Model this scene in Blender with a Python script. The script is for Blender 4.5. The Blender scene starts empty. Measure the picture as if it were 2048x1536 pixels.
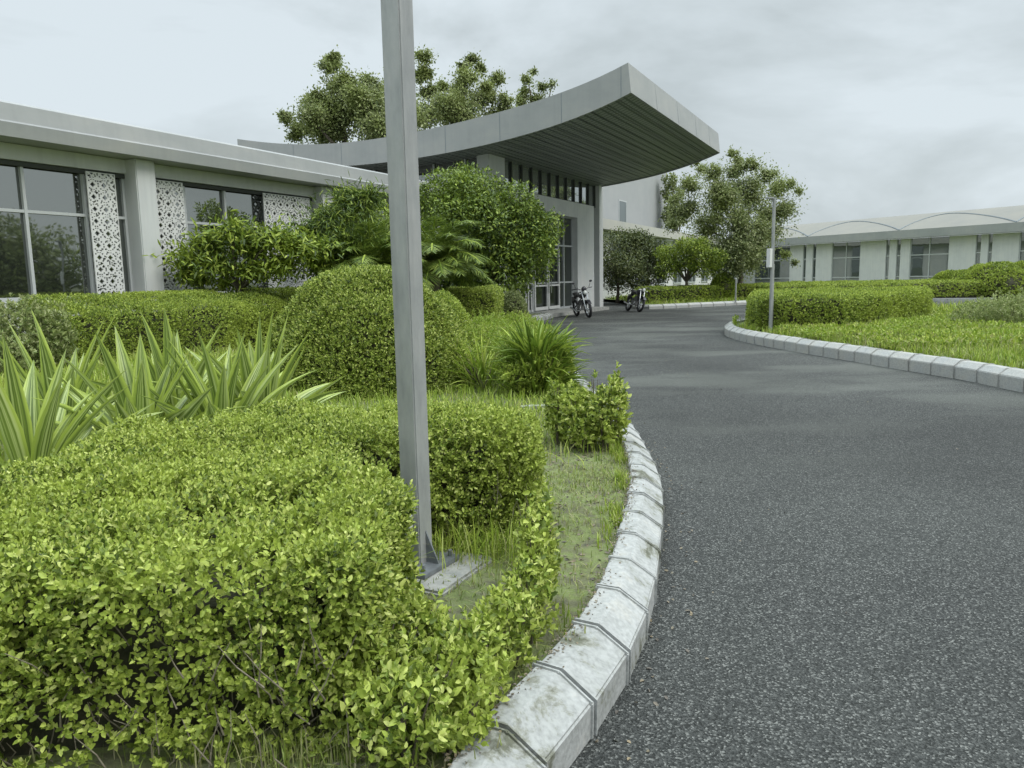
import bpy, bmesh, math, random
import numpy as np
from mathutils import Vector, Matrix

# ------------------------------------------------------------------ camera, world, sun, exposure
scene = bpy.context.scene
F, CX, CY, EYE = 1500.0, 1024.0, 768.0, 1.6           # focal length and centre in photo pixels, eye height in metres
PITCH, ROLL = math.atan((CY - 556) / F), math.atan(-0.02)
def ray(px, py):
    x, y = (px - CX) / F, -(py - CY) / F
    c, s = math.cos(ROLL), math.sin(ROLL)
    x2, y2 = x * c - y * s, x * s + y * c
    return np.array([x2, math.cos(PITCH) + y2 * math.sin(PITCH), -math.sin(PITCH) + y2 * math.cos(PITCH)])
cd = bpy.data.cameras.new("camera"); cam = bpy.data.objects.new("camera", cd)
scene.collection.objects.link(cam)
fw = Vector(ray(CX, CY)).normalized(); rt = (Vector(ray(CX + F, CY)) - Vector(ray(CX, CY))).normalized(); up = rt.cross(fw)
mw = Matrix((rt, up, -fw)).transposed().to_4x4(); mw.translation = (0, 0, EYE)
cam.matrix_world = mw
cd.sensor_width = 36; cd.lens = 36 * F / 2048; cd.clip_start = 0.05; cd.clip_end = 2000
scene.camera = cam

SUN_EL, SUN_AZ = math.radians(47), math.radians(118)   # azimuth clockwise from +Y: behind right
w = bpy.data.worlds.new("World"); scene.world = w; w.use_nodes = True
nt = w.node_tree; nt.nodes.clear(); N_ = nt.nodes.new; L_ = nt.links.new
out = N_('ShaderNodeOutputWorld'); bg = N_('ShaderNodeBackground'); L_(bg.outputs[0], out.inputs[0])
sky = N_('ShaderNodeTexSky'); sky.sky_type = 'NISHITA'; sky.sun_disc = False
sky.sun_elevation = SUN_EL; sky.sun_rotation = SUN_AZ; sky.dust_density = 4
tc = N_('ShaderNodeTexCoord'); mp = N_('ShaderNodeMapping'); L_(tc.outputs['Generated'], mp.inputs[0])
mp.inputs['Scale'].default_value = (1.0, 1.0, 2.3); mp.inputs['Location'].default_value = (0.35, 0.1, 0.2)
n1 = N_('ShaderNodeTexNoise'); n1.inputs['Scale'].default_value = 2.3; n1.inputs['Detail'].default_value = 6; n1.inputs['Roughness'].default_value = .55
n1.inputs['Distortion'].default_value = .35
L_(mp.outputs[0], n1.inputs['Vector'])
cr = N_('ShaderNodeValToRGB'); L_(n1.outputs[0], cr.inputs[0])
cr.color_ramp.elements[0].position = .38; cr.color_ramp.elements[0].color = (4.85, 5.45, 5.65, 1)
cr.color_ramp.elements[1].position = .57; cr.color_ramp.elements[1].color = (6.6, 7.35, 7.75, 1)
# an overcast sky is much brighter overhead than near the horizon
sep = N_('ShaderNodeSeparateXYZ'); L_(tc.outputs['Generated'], sep.inputs[0])
mr = N_('ShaderNodeMapRange'); mr.interpolation_type = 'SMOOTHSTEP'; L_(sep.outputs['Z'], mr.inputs[0])
mr.inputs[1].default_value = .40; mr.inputs[2].default_value = .95; mr.inputs[3].default_value = 1.0; mr.inputs[4].default_value = 3.9
vm = N_('ShaderNodeVectorMath'); vm.operation = 'SCALE'; L_(cr.outputs[0], vm.inputs[0]); L_(mr.outputs[0], vm.inputs['Scale'])
mx = N_('ShaderNodeMix'); mx.data_type = 'RGBA'; mx.inputs[0].default_value = .92
L_(sky.outputs[0], mx.inputs[6]); L_(vm.outputs[0], mx.inputs[7]); L_(mx.outputs[2], bg.inputs[0])
bg.inputs[1].default_value = 0.10
sd_ = bpy.data.lights.new("sun", 'SUN'); sd_.energy = 1.5; sd_.angle = math.radians(32); sd_.color = (1, .97, .92)
sun = bpy.data.objects.new("sun", sd_); scene.collection.objects.link(sun)
sdir = Vector((math.sin(SUN_AZ) * math.cos(SUN_EL), math.cos(SUN_AZ) * math.cos(SUN_EL), math.sin(SUN_EL)))
sun.rotation_euler = sdir.to_track_quat('Z', 'Y').to_euler(); sun.location = (0, 0, 40)
scene.view_settings.view_transform = 'Standard'; scene.view_settings.look = 'None'
scene.view_settings.exposure = 0.2; scene.view_settings.gamma = 1
scene.render.engine = 'CYCLES'; scene.cycles.use_denoising = True
scene.cycles.max_bounces = 8; scene.cycles.diffuse_bounces = 3; scene.cycles.glossy_bounces = 3
scene.cycles.transmission_bounces = 4; scene.cycles.transparent_max_bounces = 8

rng = np.random.default_rng(7); random.seed(7)
C = scene.collection

# ------------------------------------------------------------------ photo -> world
def gz(px, py, z=0.0):
    d = ray(px, py); t = (z - EYE) / d[2]; return np.array([0, 0, EYE]) + t * d
def at(px, py, depth):
    d = ray(px, py); return np.array([0, 0, EYE]) + d * depth / d[1]
AZ = math.radians(26.81)
NV = np.array([math.cos(AZ), -math.sin(AZ), 0]); UV_ = np.array([math.sin(AZ), math.cos(AZ), 0])
def on_n(px, py, n):                                   # point on the plane at distance n in front of the wing frame -> (n, u, z)
    d = ray(px, py); p = np.array([0, 0, EYE]) + d * n / (d @ NV); return n, float(p @ UV_), float(p[2])
def fr(n, u, z=0.0):
    p = NV * n + UV_ * u; return (p[0], p[1], z)

# ------------------------------------------------------------------ objects
def props(o, label=None, cat=None, group=None, kind=None):
    if label: o['label'] = label
    if cat: o['category'] = cat
    if group: o['group'] = group
    if kind: o['kind'] = kind
    return o
def thing(name, label, cat, loc=(0, 0, 0), rz=0.0, group=None):
    o = bpy.data.objects.new(name, None); C.objects.link(o); o.empty_display_size = .2
    o.location = loc; o.rotation_euler = (0, 0, rz)
    return props(o, label, cat, group)
def link_mesh(name, me, mats, parent=None):
    for m in (mats if isinstance(mats, (list, tuple)) else [mats]): me.materials.append(m)
    o = bpy.data.objects.new(name, me); C.objects.link(o)
    if parent is not None: o.parent = parent
    return o
class MB:
    """collects boxes, prisms and tubes and links them as one mesh"""
    def __init__(s, off=(0, 0, 0)): s.v = []; s.f = []; s.off = Vector(off)
    def add(s, vs, fs):
        b = len(s.v); s.v += [Vector(v) - s.off for v in vs]; s.f += [tuple(b + i for i in f) for f in fs]; return s
    def box(s, x0, x1, y0, y1, z0, z1):
        return s.add([(x0, y0, z0), (x1, y0, z0), (x1, y1, z0), (x0, y1, z0), (x0, y0, z1), (x1, y0, z1), (x1, y1, z1), (x0, y1, z1)],
                     [(0, 3, 2, 1), (4, 5, 6, 7), (0, 1, 5, 4), (1, 2, 6, 5), (2, 3, 7, 6), (3, 0, 4, 7)])
    def quad(s, a, b, c, d): return s.add([a, b, c, d], [(0, 1, 2, 3)])
    def prism(s, poly, z0, z1):
        n = len(poly); vs = [(p[0], p[1], z0) for p in poly] + [(p[0], p[1], z1) for p in poly]
        return s.add(vs, [tuple(range(n - 1, -1, -1)), tuple(range(n, 2 * n))] + [(i, (i + 1) % n, n + (i + 1) % n, n + i) for i in range(n)])
    def tube(s, pts, radii, seg=8, cap=True):
        pts = [Vector(p) for p in pts]; n = len(pts)
        if not isinstance(radii, (list, tuple)): radii = [radii] * n
        rings = []; ref = Vector((.31, .17, .93))
        for i, p in enumerate(pts):
            t = (pts[min(i + 1, n - 1)] - pts[max(i - 1, 0)]).normalized()
            if abs(t.dot(ref)) > .97: ref = Vector((1, .1, 0))
            a = t.cross(ref).normalized(); b = t.cross(a)
            rings.append([p + (a * math.cos(2 * math.pi * k / seg) + b * math.sin(2 * math.pi * k / seg)) * radii[i] for k in range(seg)])
        vs = [v for r in rings for v in r]; fs = []
        for i in range(n - 1):
            for k in range(seg):
                k2 = (k + 1) % seg; fs.append((i * seg + k, i * seg + k2, (i + 1) * seg + k2, (i + 1) * seg + k))
        if cap: fs += [tuple(range(seg - 1, -1, -1)), tuple(range((n - 1) * seg, n * seg))]
        return s.add(vs, fs)
    def torus(s, c, axis, R, r, seg=24, sub=8):
        c = Vector(c); ax = Vector(axis).normalized(); a = ax.orthogonal().normalized(); b = ax.cross(a); vs = []; fs = []
        for i in range(seg):
            th = 2 * math.pi * i / seg; d = a * math.cos(th) + b * math.sin(th)
            for j in range(sub):
                ph = 2 * math.pi * j / sub; vs.append(c + d * (R + r * math.cos(ph)) + ax * r * math.sin(ph))
        for i in range(seg):
            for j in range(sub):
                i2, j2 = (i + 1) % seg, (j + 1) % sub
                fs.append((i * sub + j, i2 * sub + j, i2 * sub + j2, i * sub + j2))
        return s.add(vs, fs)
    def ball(s, c, r, seg=12, rings=8):
        if not isinstance(r, (list, tuple)): r = (r, r, r)
        vs = []; fs = []
        for i in range(rings + 1):
            th = math.pi * i / rings
            for k in range(seg):
                ph = 2 * math.pi * k / seg
                vs.append((c[0] + r[0] * math.sin(th) * math.cos(ph), c[1] + r[1] * math.sin(th) * math.sin(ph), c[2] + r[2] * math.cos(th)))
        for i in range(rings):
            for k in range(seg): fs.append((i * seg + k, (i + 1) * seg + k, (i + 1) * seg + (k + 1) % seg, i * seg + (k + 1) % seg))
        return s.add(vs, fs)
    def build(s, name, mat, parent=None, smooth=False, bevel=0):
        me = bpy.data.meshes.new(name); me.from_pydata(s.v, [], s.f); me.update()
        bm = bmesh.new(); bm.from_mesh(me)
        if bevel:
            bmesh.ops.bevel(bm, geom=[e for e in bm.edges if len(e.link_faces) == 2 and e.calc_face_angle(0) > .5], offset=bevel, segments=2, affect='EDGES', clamp_overlap=True)
        bmesh.ops.recalc_face_normals(bm, faces=bm.faces[:]); bm.to_mesh(me); bm.free()
        if smooth:
            for p in me.polygons: p.use_smooth = True
        return link_mesh(name, me, mat, parent)

# ------------------------------------------------------------------ materials
def mat(name, col, rough=.6, metal=0, var=None, scale=3., bump=0, bscale=40., spec=.5, detail=6, stretch=(1, 1, 1), streak=0):
    m = bpy.data.materials.new(name); m.use_nodes = True; t = m.node_tree; b = t.nodes['Principled BSDF']
    b.inputs['Base Color'].default_value = (*col, 1); b.inputs['Roughness'].default_value = rough
    b.inputs['Metallic'].default_value = metal; b.inputs['Specular IOR Level'].default_value = spec
    co = t.nodes.new('ShaderNodeTexCoord')
    mpn = t.nodes.new('ShaderNodeMapping'); mpn.inputs['Scale'].default_value = stretch; t.links.new(co.outputs['Object'], mpn.inputs[0])
    if var:
        n = t.nodes.new('ShaderNodeTexNoise'); n.inputs['Scale'].default_value = scale; n.inputs['Detail'].default_value = detail; n.inputs['Roughness'].default_value = .65
        t.links.new(mpn.outputs[0], n.inputs['Vector'])
        r = t.nodes.new('ShaderNodeValToRGB'); t.links.new(n.outputs[0], r.inputs[0])
        els = r.color_ramp.elements; els[0].position = .3; els[0].color = (*var[0], 1); els[1].position = .7; els[1].color = (*var[-1], 1)
        for i, cc in enumerate(var[1:-1]):
            e = els.new(.3 + .4 * (i + 1) / (len(var) - 1)); e.color = (*cc, 1)
        t.links.new(r.outputs[0], b.inputs['Base Color'])
        if streak:                                     # rain streaks and grime running down
            m2 = t.nodes.new('ShaderNodeMapping'); m2.inputs['Scale'].default_value = (7, 7, .35); t.links.new(co.outputs['Object'], m2.inputs[0])
            n2 = t.nodes.new('ShaderNodeTexNoise'); n2.inputs['Scale'].default_value = 1; n2.inputs['Detail'].default_value = 6; n2.inputs['Roughness'].default_value = .6; t.links.new(m2.outputs[0], n2.inputs['Vector'])
            r2 = t.nodes.new('ShaderNodeMapRange'); t.links.new(n2.outputs[0], r2.inputs[0]); r2.inputs[1].default_value = .36; r2.inputs[2].default_value = .56; r2.inputs[3].default_value = 1 - streak; r2.inputs[4].default_value = 1
            sc_ = t.nodes.new('ShaderNodeVectorMath'); sc_.operation = 'SCALE'; t.links.new(r.outputs[0], sc_.inputs[0]); t.links.new(r2.outputs[0], sc_.inputs['Scale']); t.links.new(sc_.outputs[0], b.inputs['Base Color'])
    if bump:
        n = t.nodes.new('ShaderNodeTexNoise'); n.inputs['Scale'].default_value = bscale; n.inputs['Detail'].default_value = 4
        t.links.new(mpn.outputs[0], n.inputs['Vector'])
        bp = t.nodes.new('ShaderNodeBump'); bp.inputs['Strength'].default_value = bump; bp.inputs['Distance'].default_value = .02
        t.links.new(n.outputs[0], bp.inputs['Height']); t.links.new(bp.outputs[0], b.inputs['Normal'])
    return m
def leafmat(name, cols, trans=.3, rough=.45, patch=None, pscale=1.2):
    """each leaf its own shade out of cols; patch = a second tint that comes and goes over the plant"""
    m = bpy.data.materials.new(name); m.use_nodes = True; t = m.node_tree; b = t.nodes['Principled BSDF']; o = t.nodes['Material Output']
    g = t.nodes.new('ShaderNodeNewGeometry'); r = t.nodes.new('ShaderNodeValToRGB'); t.links.new(g.outputs['Random Per Island'], r.inputs[0])
    els = r.color_ramp.elements; els[0].position = 0; els[0].color = (*cols[0], 1); els[1].position = 1; els[1].color = (*cols[-1], 1)
    for i, cc in enumerate(cols[1:-1]): e = els.new((i + 1) / (len(cols) - 1)); e.color = (*cc, 1)
    src = r.outputs[0]
    if patch:
        n = t.nodes.new('ShaderNodeTexNoise'); n.inputs['Scale'].default_value = pscale; n.inputs['Detail'].default_value = 3
        co = t.nodes.new('ShaderNodeTexCoord'); t.links.new(co.outputs['Object'], n.inputs['Vector'])
        rr = t.nodes.new('ShaderNodeMapRange'); t.links.new(n.outputs[0], rr.inputs[0]); rr.inputs[1].default_value = .42; rr.inputs[2].default_value = .62; rr.inputs[4].default_value = .5
        mm = t.nodes.new('ShaderNodeMix'); mm.data_type = 'RGBA'; t.links.new(rr.outputs[0], mm.inputs[0]); t.links.new(src, mm.inputs[6]); mm.inputs[7].default_value = (*patch, 1)
        src = mm.outputs[2]
    t.links.new(src, b.inputs['Base Color']); b.inputs['Roughness'].default_value = rough; b.inputs['Specular IOR Level'].default_value = .35
    tr = t.nodes.new('ShaderNodeBsdfTranslucent'); t.links.new(src, tr.inputs[0])
    ms = t.nodes.new('ShaderNodeMixShader'); ms.inputs[0].default_value = trans
    t.links.new(b.outputs[0], ms.inputs[1]); t.links.new(tr.outputs[0], ms.inputs[2]); t.links.new(ms.outputs[0], o.inputs[0])
    return m

M = {}
M['wall'] = mat('painted_wall', (.58, .59, .58), .75, var=[(.53, .54, .54), (.59, .6, .595), (.63, .63, .61)], scale=1.1, bump=.06, streak=.06)
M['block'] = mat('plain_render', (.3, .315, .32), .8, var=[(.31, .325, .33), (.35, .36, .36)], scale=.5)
M['wall_warm'] = mat('cream_wall', (.42, .41, .38), .8, var=[(.4, .4, .38), (.46, .45, .4)], scale=.8)
M['panel'] = mat('grey_cladding', (.33, .345, .34), .5, var=[(.275, .288, .284), (.31, .32, .315), (.35, .352, .335)], scale=.7, stretch=(1, .6, 1.5), streak=.045)
M['column'] = mat('white_column', (.55, .565, .56), .7, var=[(.5, .52, .52), (.59, .59, .575)], scale=1.5, stretch=(1, 1, .3), streak=.07)
M['frame'] = mat('window_aluminium', (.48, .5, .5), .45, metal=.1)
M['dark'] = mat('dark_recess', (.05, .055, .05), .7)
M['roofsheet'] = mat('pale_roof_sheet', (.26, .26, .235), .7, var=[(.2, .2, .18), (.235, .228, .195)], scale=.5)
M['rib'] = mat('roof_seam', (.17, .2, .215), .6)
M['white'] = mat('white_paint', (.62, .63, .62), .6, var=[(.57, .58, .57), (.66, .66, .64)], scale=2)
M['steel'] = mat('galvanised_steel', (.27, .29, .3), .5, metal=.3, var=[(.29, .3, .3), (.36, .37, .365), (.43, .43, .42)], scale=9, bump=.12, bscale=30, stretch=(1, 1, .35), streak=.16)
M['darksteel'] = mat('dark_plate', (.16, .18, .19), .6, metal=.2, var=[(.12, .13, .14), (.22, .24, .25)], scale=14)
M['concrete'] = mat('rough_concrete', (.3, .3, .28), .9, var=[(.2, .21, .2), (.3, .3, .28), (.4, .4, .37)], scale=7, bump=.5, bscale=25)
M['bark'] = mat('bark', (.12, .1, .075), .9, var=[(.07, .06, .045), (.17, .145, .11)], scale=12, bump=.5, bscale=30, stretch=(1, 1, .25))
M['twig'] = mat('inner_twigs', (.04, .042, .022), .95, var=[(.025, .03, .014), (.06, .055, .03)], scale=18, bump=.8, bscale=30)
M['deadtwig'] = mat('dead_twig', (.2, .17, .12), .9, var=[(.12, .1, .07), (.28, .25, .19)], scale=30)
M['rubber'] = mat('tyre_rubber', (.025, .025, .027), .85)
M['blackpaint'] = mat('black_paint', (.03, .03, .035), .3)
M['chrome'] = mat('bright_metal', (.55, .56, .57), .25, metal=.8)
M['grime'] = mat('engine_metal', (.14, .14, .14), .5, metal=.5, var=[(.09, .09, .09), (.2, .2, .2)], scale=20)
M['seatvinyl'] = mat('seat_vinyl', (.03, .03, .03), .6)
M['lampglass'] = mat('lamp_glass', (.6, .62, .6), .12)
M['lampglass'].node_tree.nodes['Principled BSDF'].inputs['Coat Weight'].default_value = .6

def glassmat(name, tint, dark, mixf):
    m = bpy.data.materials.new(name); m.use_nodes = True; t = m.node_tree; b = t.nodes['Principled BSDF']; o = t.nodes['Material Output']
    b.inputs['Base Color'].default_value = (*dark, 1); b.inputs['Roughness'].default_value = .3
    g = t.nodes.new('ShaderNodeBsdfGlossy'); g.inputs['Color'].default_value = (*tint, 1); g.inputs['Roughness'].default_value = .02
    n = t.nodes.new('ShaderNodeTexNoise'); n.inputs['Scale'].default_value = .9; co = t.nodes.new('ShaderNodeTexCoord'); t.links.new(co.outputs['Object'], n.inputs['Vector'])
    bp = t.nodes.new('ShaderNodeBump'); bp.inputs['Strength'].default_value = .06; bp.inputs['Distance'].default_value = .05
    t.links.new(n.outputs[0], bp.inputs['Height']); t.links.new(bp.outputs[0], g.inputs['Normal'])
    ms = t.nodes.new('ShaderNodeMixShader'); ms.inputs[0].default_value = mixf
    t.links.new(b.outputs[0], ms.inputs[1]); t.links.new(g.outputs[0], ms.inputs[2]); t.links.new(ms.outputs[0], o.inputs[0])
    return m
M['glass'] = glassmat('tinted_glass', (.54, .56, .53), (.012, .015, .012), .45)
M['clearglass'] = glassmat('clerestory_glass', (.85, .88, .88), (.1, .11, .11), .5)
M['hallglass'] = glassmat('hall_glass', (.6, .65, .62), (.012, .015, .012), .2)
M['farglass'] = glassmat('far_glass', (.7, .75, .75), (.03, .04, .035), .28)

# asphalt: coarse speckle plus pale dry streaks
def asphalt():
    m = bpy.data.materials.new('asphalt'); m.use_nodes = True; t = m.node_tree; b = t.nodes['Principled BSDF']; nn = t.nodes.new; ll = t.links.new
    co = nn('ShaderNodeTexCoord')
    v = nn('ShaderNodeTexVoronoi'); v.inputs['Scale'].default_value = 135; ll(co.outputs['Object'], v.inputs['Vector'])
    sp = nn('ShaderNodeSeparateColor'); ll(v.outputs['Color'], sp.inputs[0])
    r = nn('ShaderNodeValToRGB'); ll(sp.outputs[0], r.inputs[0]); e = r.color_ramp.elements
    e[0].position = 0; e[0].color = (.014, .016, .014, 1); e[1].position = 1; e[1].color = (.21, .215, .2, 1)
    x = e.new(.45); x.color = (.037, .04, .038, 1); x = e.new(.85); x.color = (.075, .079, .074, 1)
    n = nn('ShaderNodeTexNoise'); n.inputs['Scale'].default_value = .55; n.inputs['Detail'].default_value = 5; n.inputs['Roughness'].default_value = .55
    mpn = nn('ShaderNodeMapping'); mpn.inputs['Scale'].default_value = (.55, 1.1, 1); mpn.inputs['Rotation'].default_value = (0, 0, .2); ll(co.outputs['Object'], mpn.inputs[0]); ll(mpn.outputs[0], n.inputs['Vector'])
    rr = nn('ShaderNodeMapRange'); ll(n.outputs[0], rr.inputs[0]); rr.inputs[1].default_value = .47; rr.inputs[2].default_value = .6; rr.inputs[3].default_value = 0; rr.inputs[4].default_value = .62
    sx_ = nn('ShaderNodeSeparateXYZ'); ll(co.outputs['Object'], sx_.inputs[0]); ry = nn('ShaderNodeMapRange'); ry.interpolation_type = 'SMOOTHSTEP'; ll(sx_.outputs['Y'], ry.inputs[0]); ry.inputs[1].default_value = 4; ry.inputs[2].default_value = 12; ry.inputs[3].default_value = .05
    my = nn('ShaderNodeMath'); my.operation = 'MULTIPLY'; ll(rr.outputs[0], my.inputs[0]); ll(ry.outputs[0], my.inputs[1]); rr = my
    mm = nn('ShaderNodeMix'); mm.data_type = 'RGBA'; ll(rr.outputs[0], mm.inputs[0]); ll(r.outputs[0], mm.inputs[6]); mm.inputs[7].default_value = (.115, .122, .108, 1)
    n2 = nn('ShaderNodeTexNoise'); n2.inputs['Scale'].default_value = .23; n2.inputs['Detail'].default_value = 4; ll(co.outputs['Object'], n2.inputs['Vector'])
    r2 = nn('ShaderNodeMapRange'); ll(n2.outputs[0], r2.inputs[0]); r2.inputs[1].default_value = .35; r2.inputs[2].default_value = .65; r2.inputs[3].default_value = .72; r2.inputs[4].default_value = 1.25
    vs = nn('ShaderNodeVectorMath'); vs.operation = 'SCALE'; ll(mm.outputs[2], vs.inputs[0]); ll(r2.outputs[0], vs.inputs['Scale'])
    ll(vs.outputs[0], b.inputs['Base Color']); b.inputs['Roughness'].default_value = .8; b.inputs['Specular IOR Level'].default_value = .35
    bp = nn('ShaderNodeBump'); bp.inputs['Strength'].default_value = 1.0; bp.inputs['Distance'].default_value = .006; ll(v.outputs['Distance'], bp.inputs['Height']); ll(bp.outputs[0], b.inputs['Normal'])
    return m
M['asphalt'] = asphalt()
M['soil'] = mat('mossy_soil', (.16, .16, .09), .95, var=[(.06, .06, .045), (.13, .135, .07), (.15, .19, .06), (.2, .2, .12)], scale=7.5, bump=.9, bscale=28, detail=9)
M['lawnbase'] = mat('lawn_soil', (.1, .14, .03), .95, var=[(.07, .09, .03), (.15, .2, .04)], scale=2, bump=.5)
M['ground'] = mat('open_ground', (.1, .12, .06), .95, var=[(.08, .1, .04), (.14, .15, .09)], scale=.2)

# white painted kerb, dirty and stained
def kerbmat(clean=0):
    m = bpy.data.materials.new('painted_kerb'); m.use_nodes = True; t = m.node_tree; b = t.nodes['Principled BSDF']; nn = t.nodes.new; ll = t.links.new
    co = nn('ShaderNodeTexCoord')
    n = nn('ShaderNodeTexNoise'); n.inputs['Scale'].default_value = 3.4; n.inputs['Detail'].default_value = 10; n.inputs['Roughness'].default_value = .72; n.inputs['Distortion'].default_value = .4; ll(co.outputs['Object'], n.inputs['Vector'])
    r = nn('ShaderNodeValToRGB'); ll(n.outputs[0], r.inputs[0]); e = r.color_ramp.elements
    e[0].position = .37 - clean * .15; e[0].color = (.11, .115, .08, 1); e[1].position = .72; e[1].color = (.43, .42, .375, 1)
    x = e.new(.42 - clean * .15); x.color = (.23, .235, .2, 1); x = e.new(.455 - clean * .15); x.color = (.31, .32, .305, 1); x = e.new(.56 - clean * .15); x.color = (.37, .38, .37, 1)
    n2 = nn('ShaderNodeTexNoise'); n2.inputs['Scale'].default_value = 45; n2.inputs['Detail'].default_value = 6; ll(co.outputs['Object'], n2.inputs['Vector'])
    r2 = nn('ShaderNodeMapRange'); ll(n2.outputs[0], r2.inputs[0]); r2.inputs[1].default_value = .3; r2.inputs[2].default_value = .6; r2.inputs[3].default_value = .78; r2.inputs[4].default_value = 1.05
    vs = nn('ShaderNodeVectorMath'); vs.operation = 'SCALE'; ll(r.outputs[0], vs.inputs[0]); ll(r2.outputs[0], vs.inputs['Scale'])
    ll(vs.outputs[0], b.inputs['Base Color']); b.inputs['Roughness'].default_value = .75
    bp = nn('ShaderNodeBump'); bp.inputs['Strength'].default_value = .35; bp.inputs['Distance'].default_value = .008; ll(n2.outputs[0], bp.inputs['Height']); ll(bp.outputs[0], b.inputs['Normal'])
    return m
M['kerb'] = kerbmat()
M['mortar'] = mat('dark_mortar', (.02, .022, .018), .95)
M['kerb_clean'] = kerbmat(1)

# dark metal ceiling of the canopy: fine open grid
def soffit():
    m = bpy.data.materials.new('gridded_soffit'); m.use_nodes = True; t = m.node_tree; b = t.nodes['Principled BSDF']; nn = t.nodes.new; ll = t.links.new
    co = nn('ShaderNodeTexCoord'); sp = nn('ShaderNodeSeparateXYZ'); ll(co.outputs['Object'], sp.inputs[0])
    vals = []
    for ax, p, wd in (('X', .27, .16), ('Y', .27, .16)):
        a = nn('ShaderNodeMath'); a.operation = 'DIVIDE'; ll(sp.outputs[ax], a.inputs[0]); a.inputs[1].default_value = p
        f = nn('ShaderNodeMath'); f.operation = 'FRACT'; ll(a.outputs[0], f.inputs[0])
        g = nn('ShaderNodeMath'); g.operation = 'LESS_THAN'; ll(f.outputs[0], g.inputs[0]); g.inputs[1].default_value = wd * 1.6
        vals.append(g)
    mxx = nn('ShaderNodeMath'); mxx.operation = 'MAXIMUM'; ll(vals[0].outputs[0], mxx.inputs[0]); ll(vals[1].outputs[0], mxx.inputs[1])
    mm = nn('ShaderNodeMix'); mm.data_type = 'RGBA'; ll(mxx.outputs[0], mm.inputs[0])
    mm.inputs[6].default_value = (.27, .29, .28, 1); mm.inputs[7].default_value = (.09, .11, .1, 1)
    ll(mm.outputs[2], b.inputs['Base Color']); b.inputs['Roughness'].default_value = .5
    return m
M['soffit'] = soffit()

# greens
M['hedge'] = leafmat('hedge_leaf', [(.05, .08, .015), (.15, .22, .03), (.32, .41, .065), (.48, .56, .12), (.6, .64, .22)], .26, patch=(.42, .51, .09), pscale=3.0)
M['hedge_dark'] = leafmat('sheared_hedge_leaf', [(.06, .1, .018), (.17, .25, .035), (.35, .44, .07), (.5, .57, .13)], .24, patch=(.42, .5, .08), pscale=1.0)
M['dome'] = leafmat('dome_leaf', [(.06, .1, .015), (.18, .25, .035), (.36, .44, .08), (.52, .57, .17)], .22)
M['tree_g'] = leafmat('tree_leaf', [(.07, .1, .04), (.15, .19, .07), (.27, .31, .12), (.42, .44, .25)], .38, patch=(.32, .38, .1), pscale=.4)
M['tree_y'] = leafmat('bright_tree_leaf', [(.05, .08, .02), (.13, .2, .03), (.28, .37, .05), (.46, .53, .1)], .26, patch=(.34, .43, .05), pscale=.6)
M['tree_r'] = leafmat('round_tree_leaf', [(.03, .055, .015), (.07, .12, .025), (.15, .22, .035), (.34, .42, .07)], .2, patch=(.24, .33, .045), pscale=.45)
M['tree_d'] = leafmat('dark_tree_leaf', [(.04, .06, .022), (.09, .12, .04), (.15, .18, .06), (.24, .26, .1)], .22)
M['strap'] = leafmat('strap_leaf', [(.08, .13, .02), (.18, .27, .035), (.38, .47, .08)], .25)
M['palm'] = leafmat('palm_leaflet', [(.06, .1, .02), (.15, .22, .04), (.3, .37, .07)], .25)
M['weed'] = leafmat('weed_leaf', [(.12, .19, .025), (.25, .35, .04), (.42, .5, .08), (.36, .34, .16)], .3, patch=(.24, .35, .04), pscale=.7)
M['grass'] = leafmat('grass_blade', [(.14, .2, .04), (.24, .31, .06), (.33, .36, .13), (.36, .33, .2)], .3)
M['pale'] = leafmat('pale_shrub_leaf', [(.16, .22, .07), (.3, .36, .12), (.46, .48, .25)], .3)
M['litter'] = leafmat('dead_leaf', [(.09, .08, .07), (.17, .15, .12), (.26, .21, .13), (.12, .12, .1)], .1)

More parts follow.
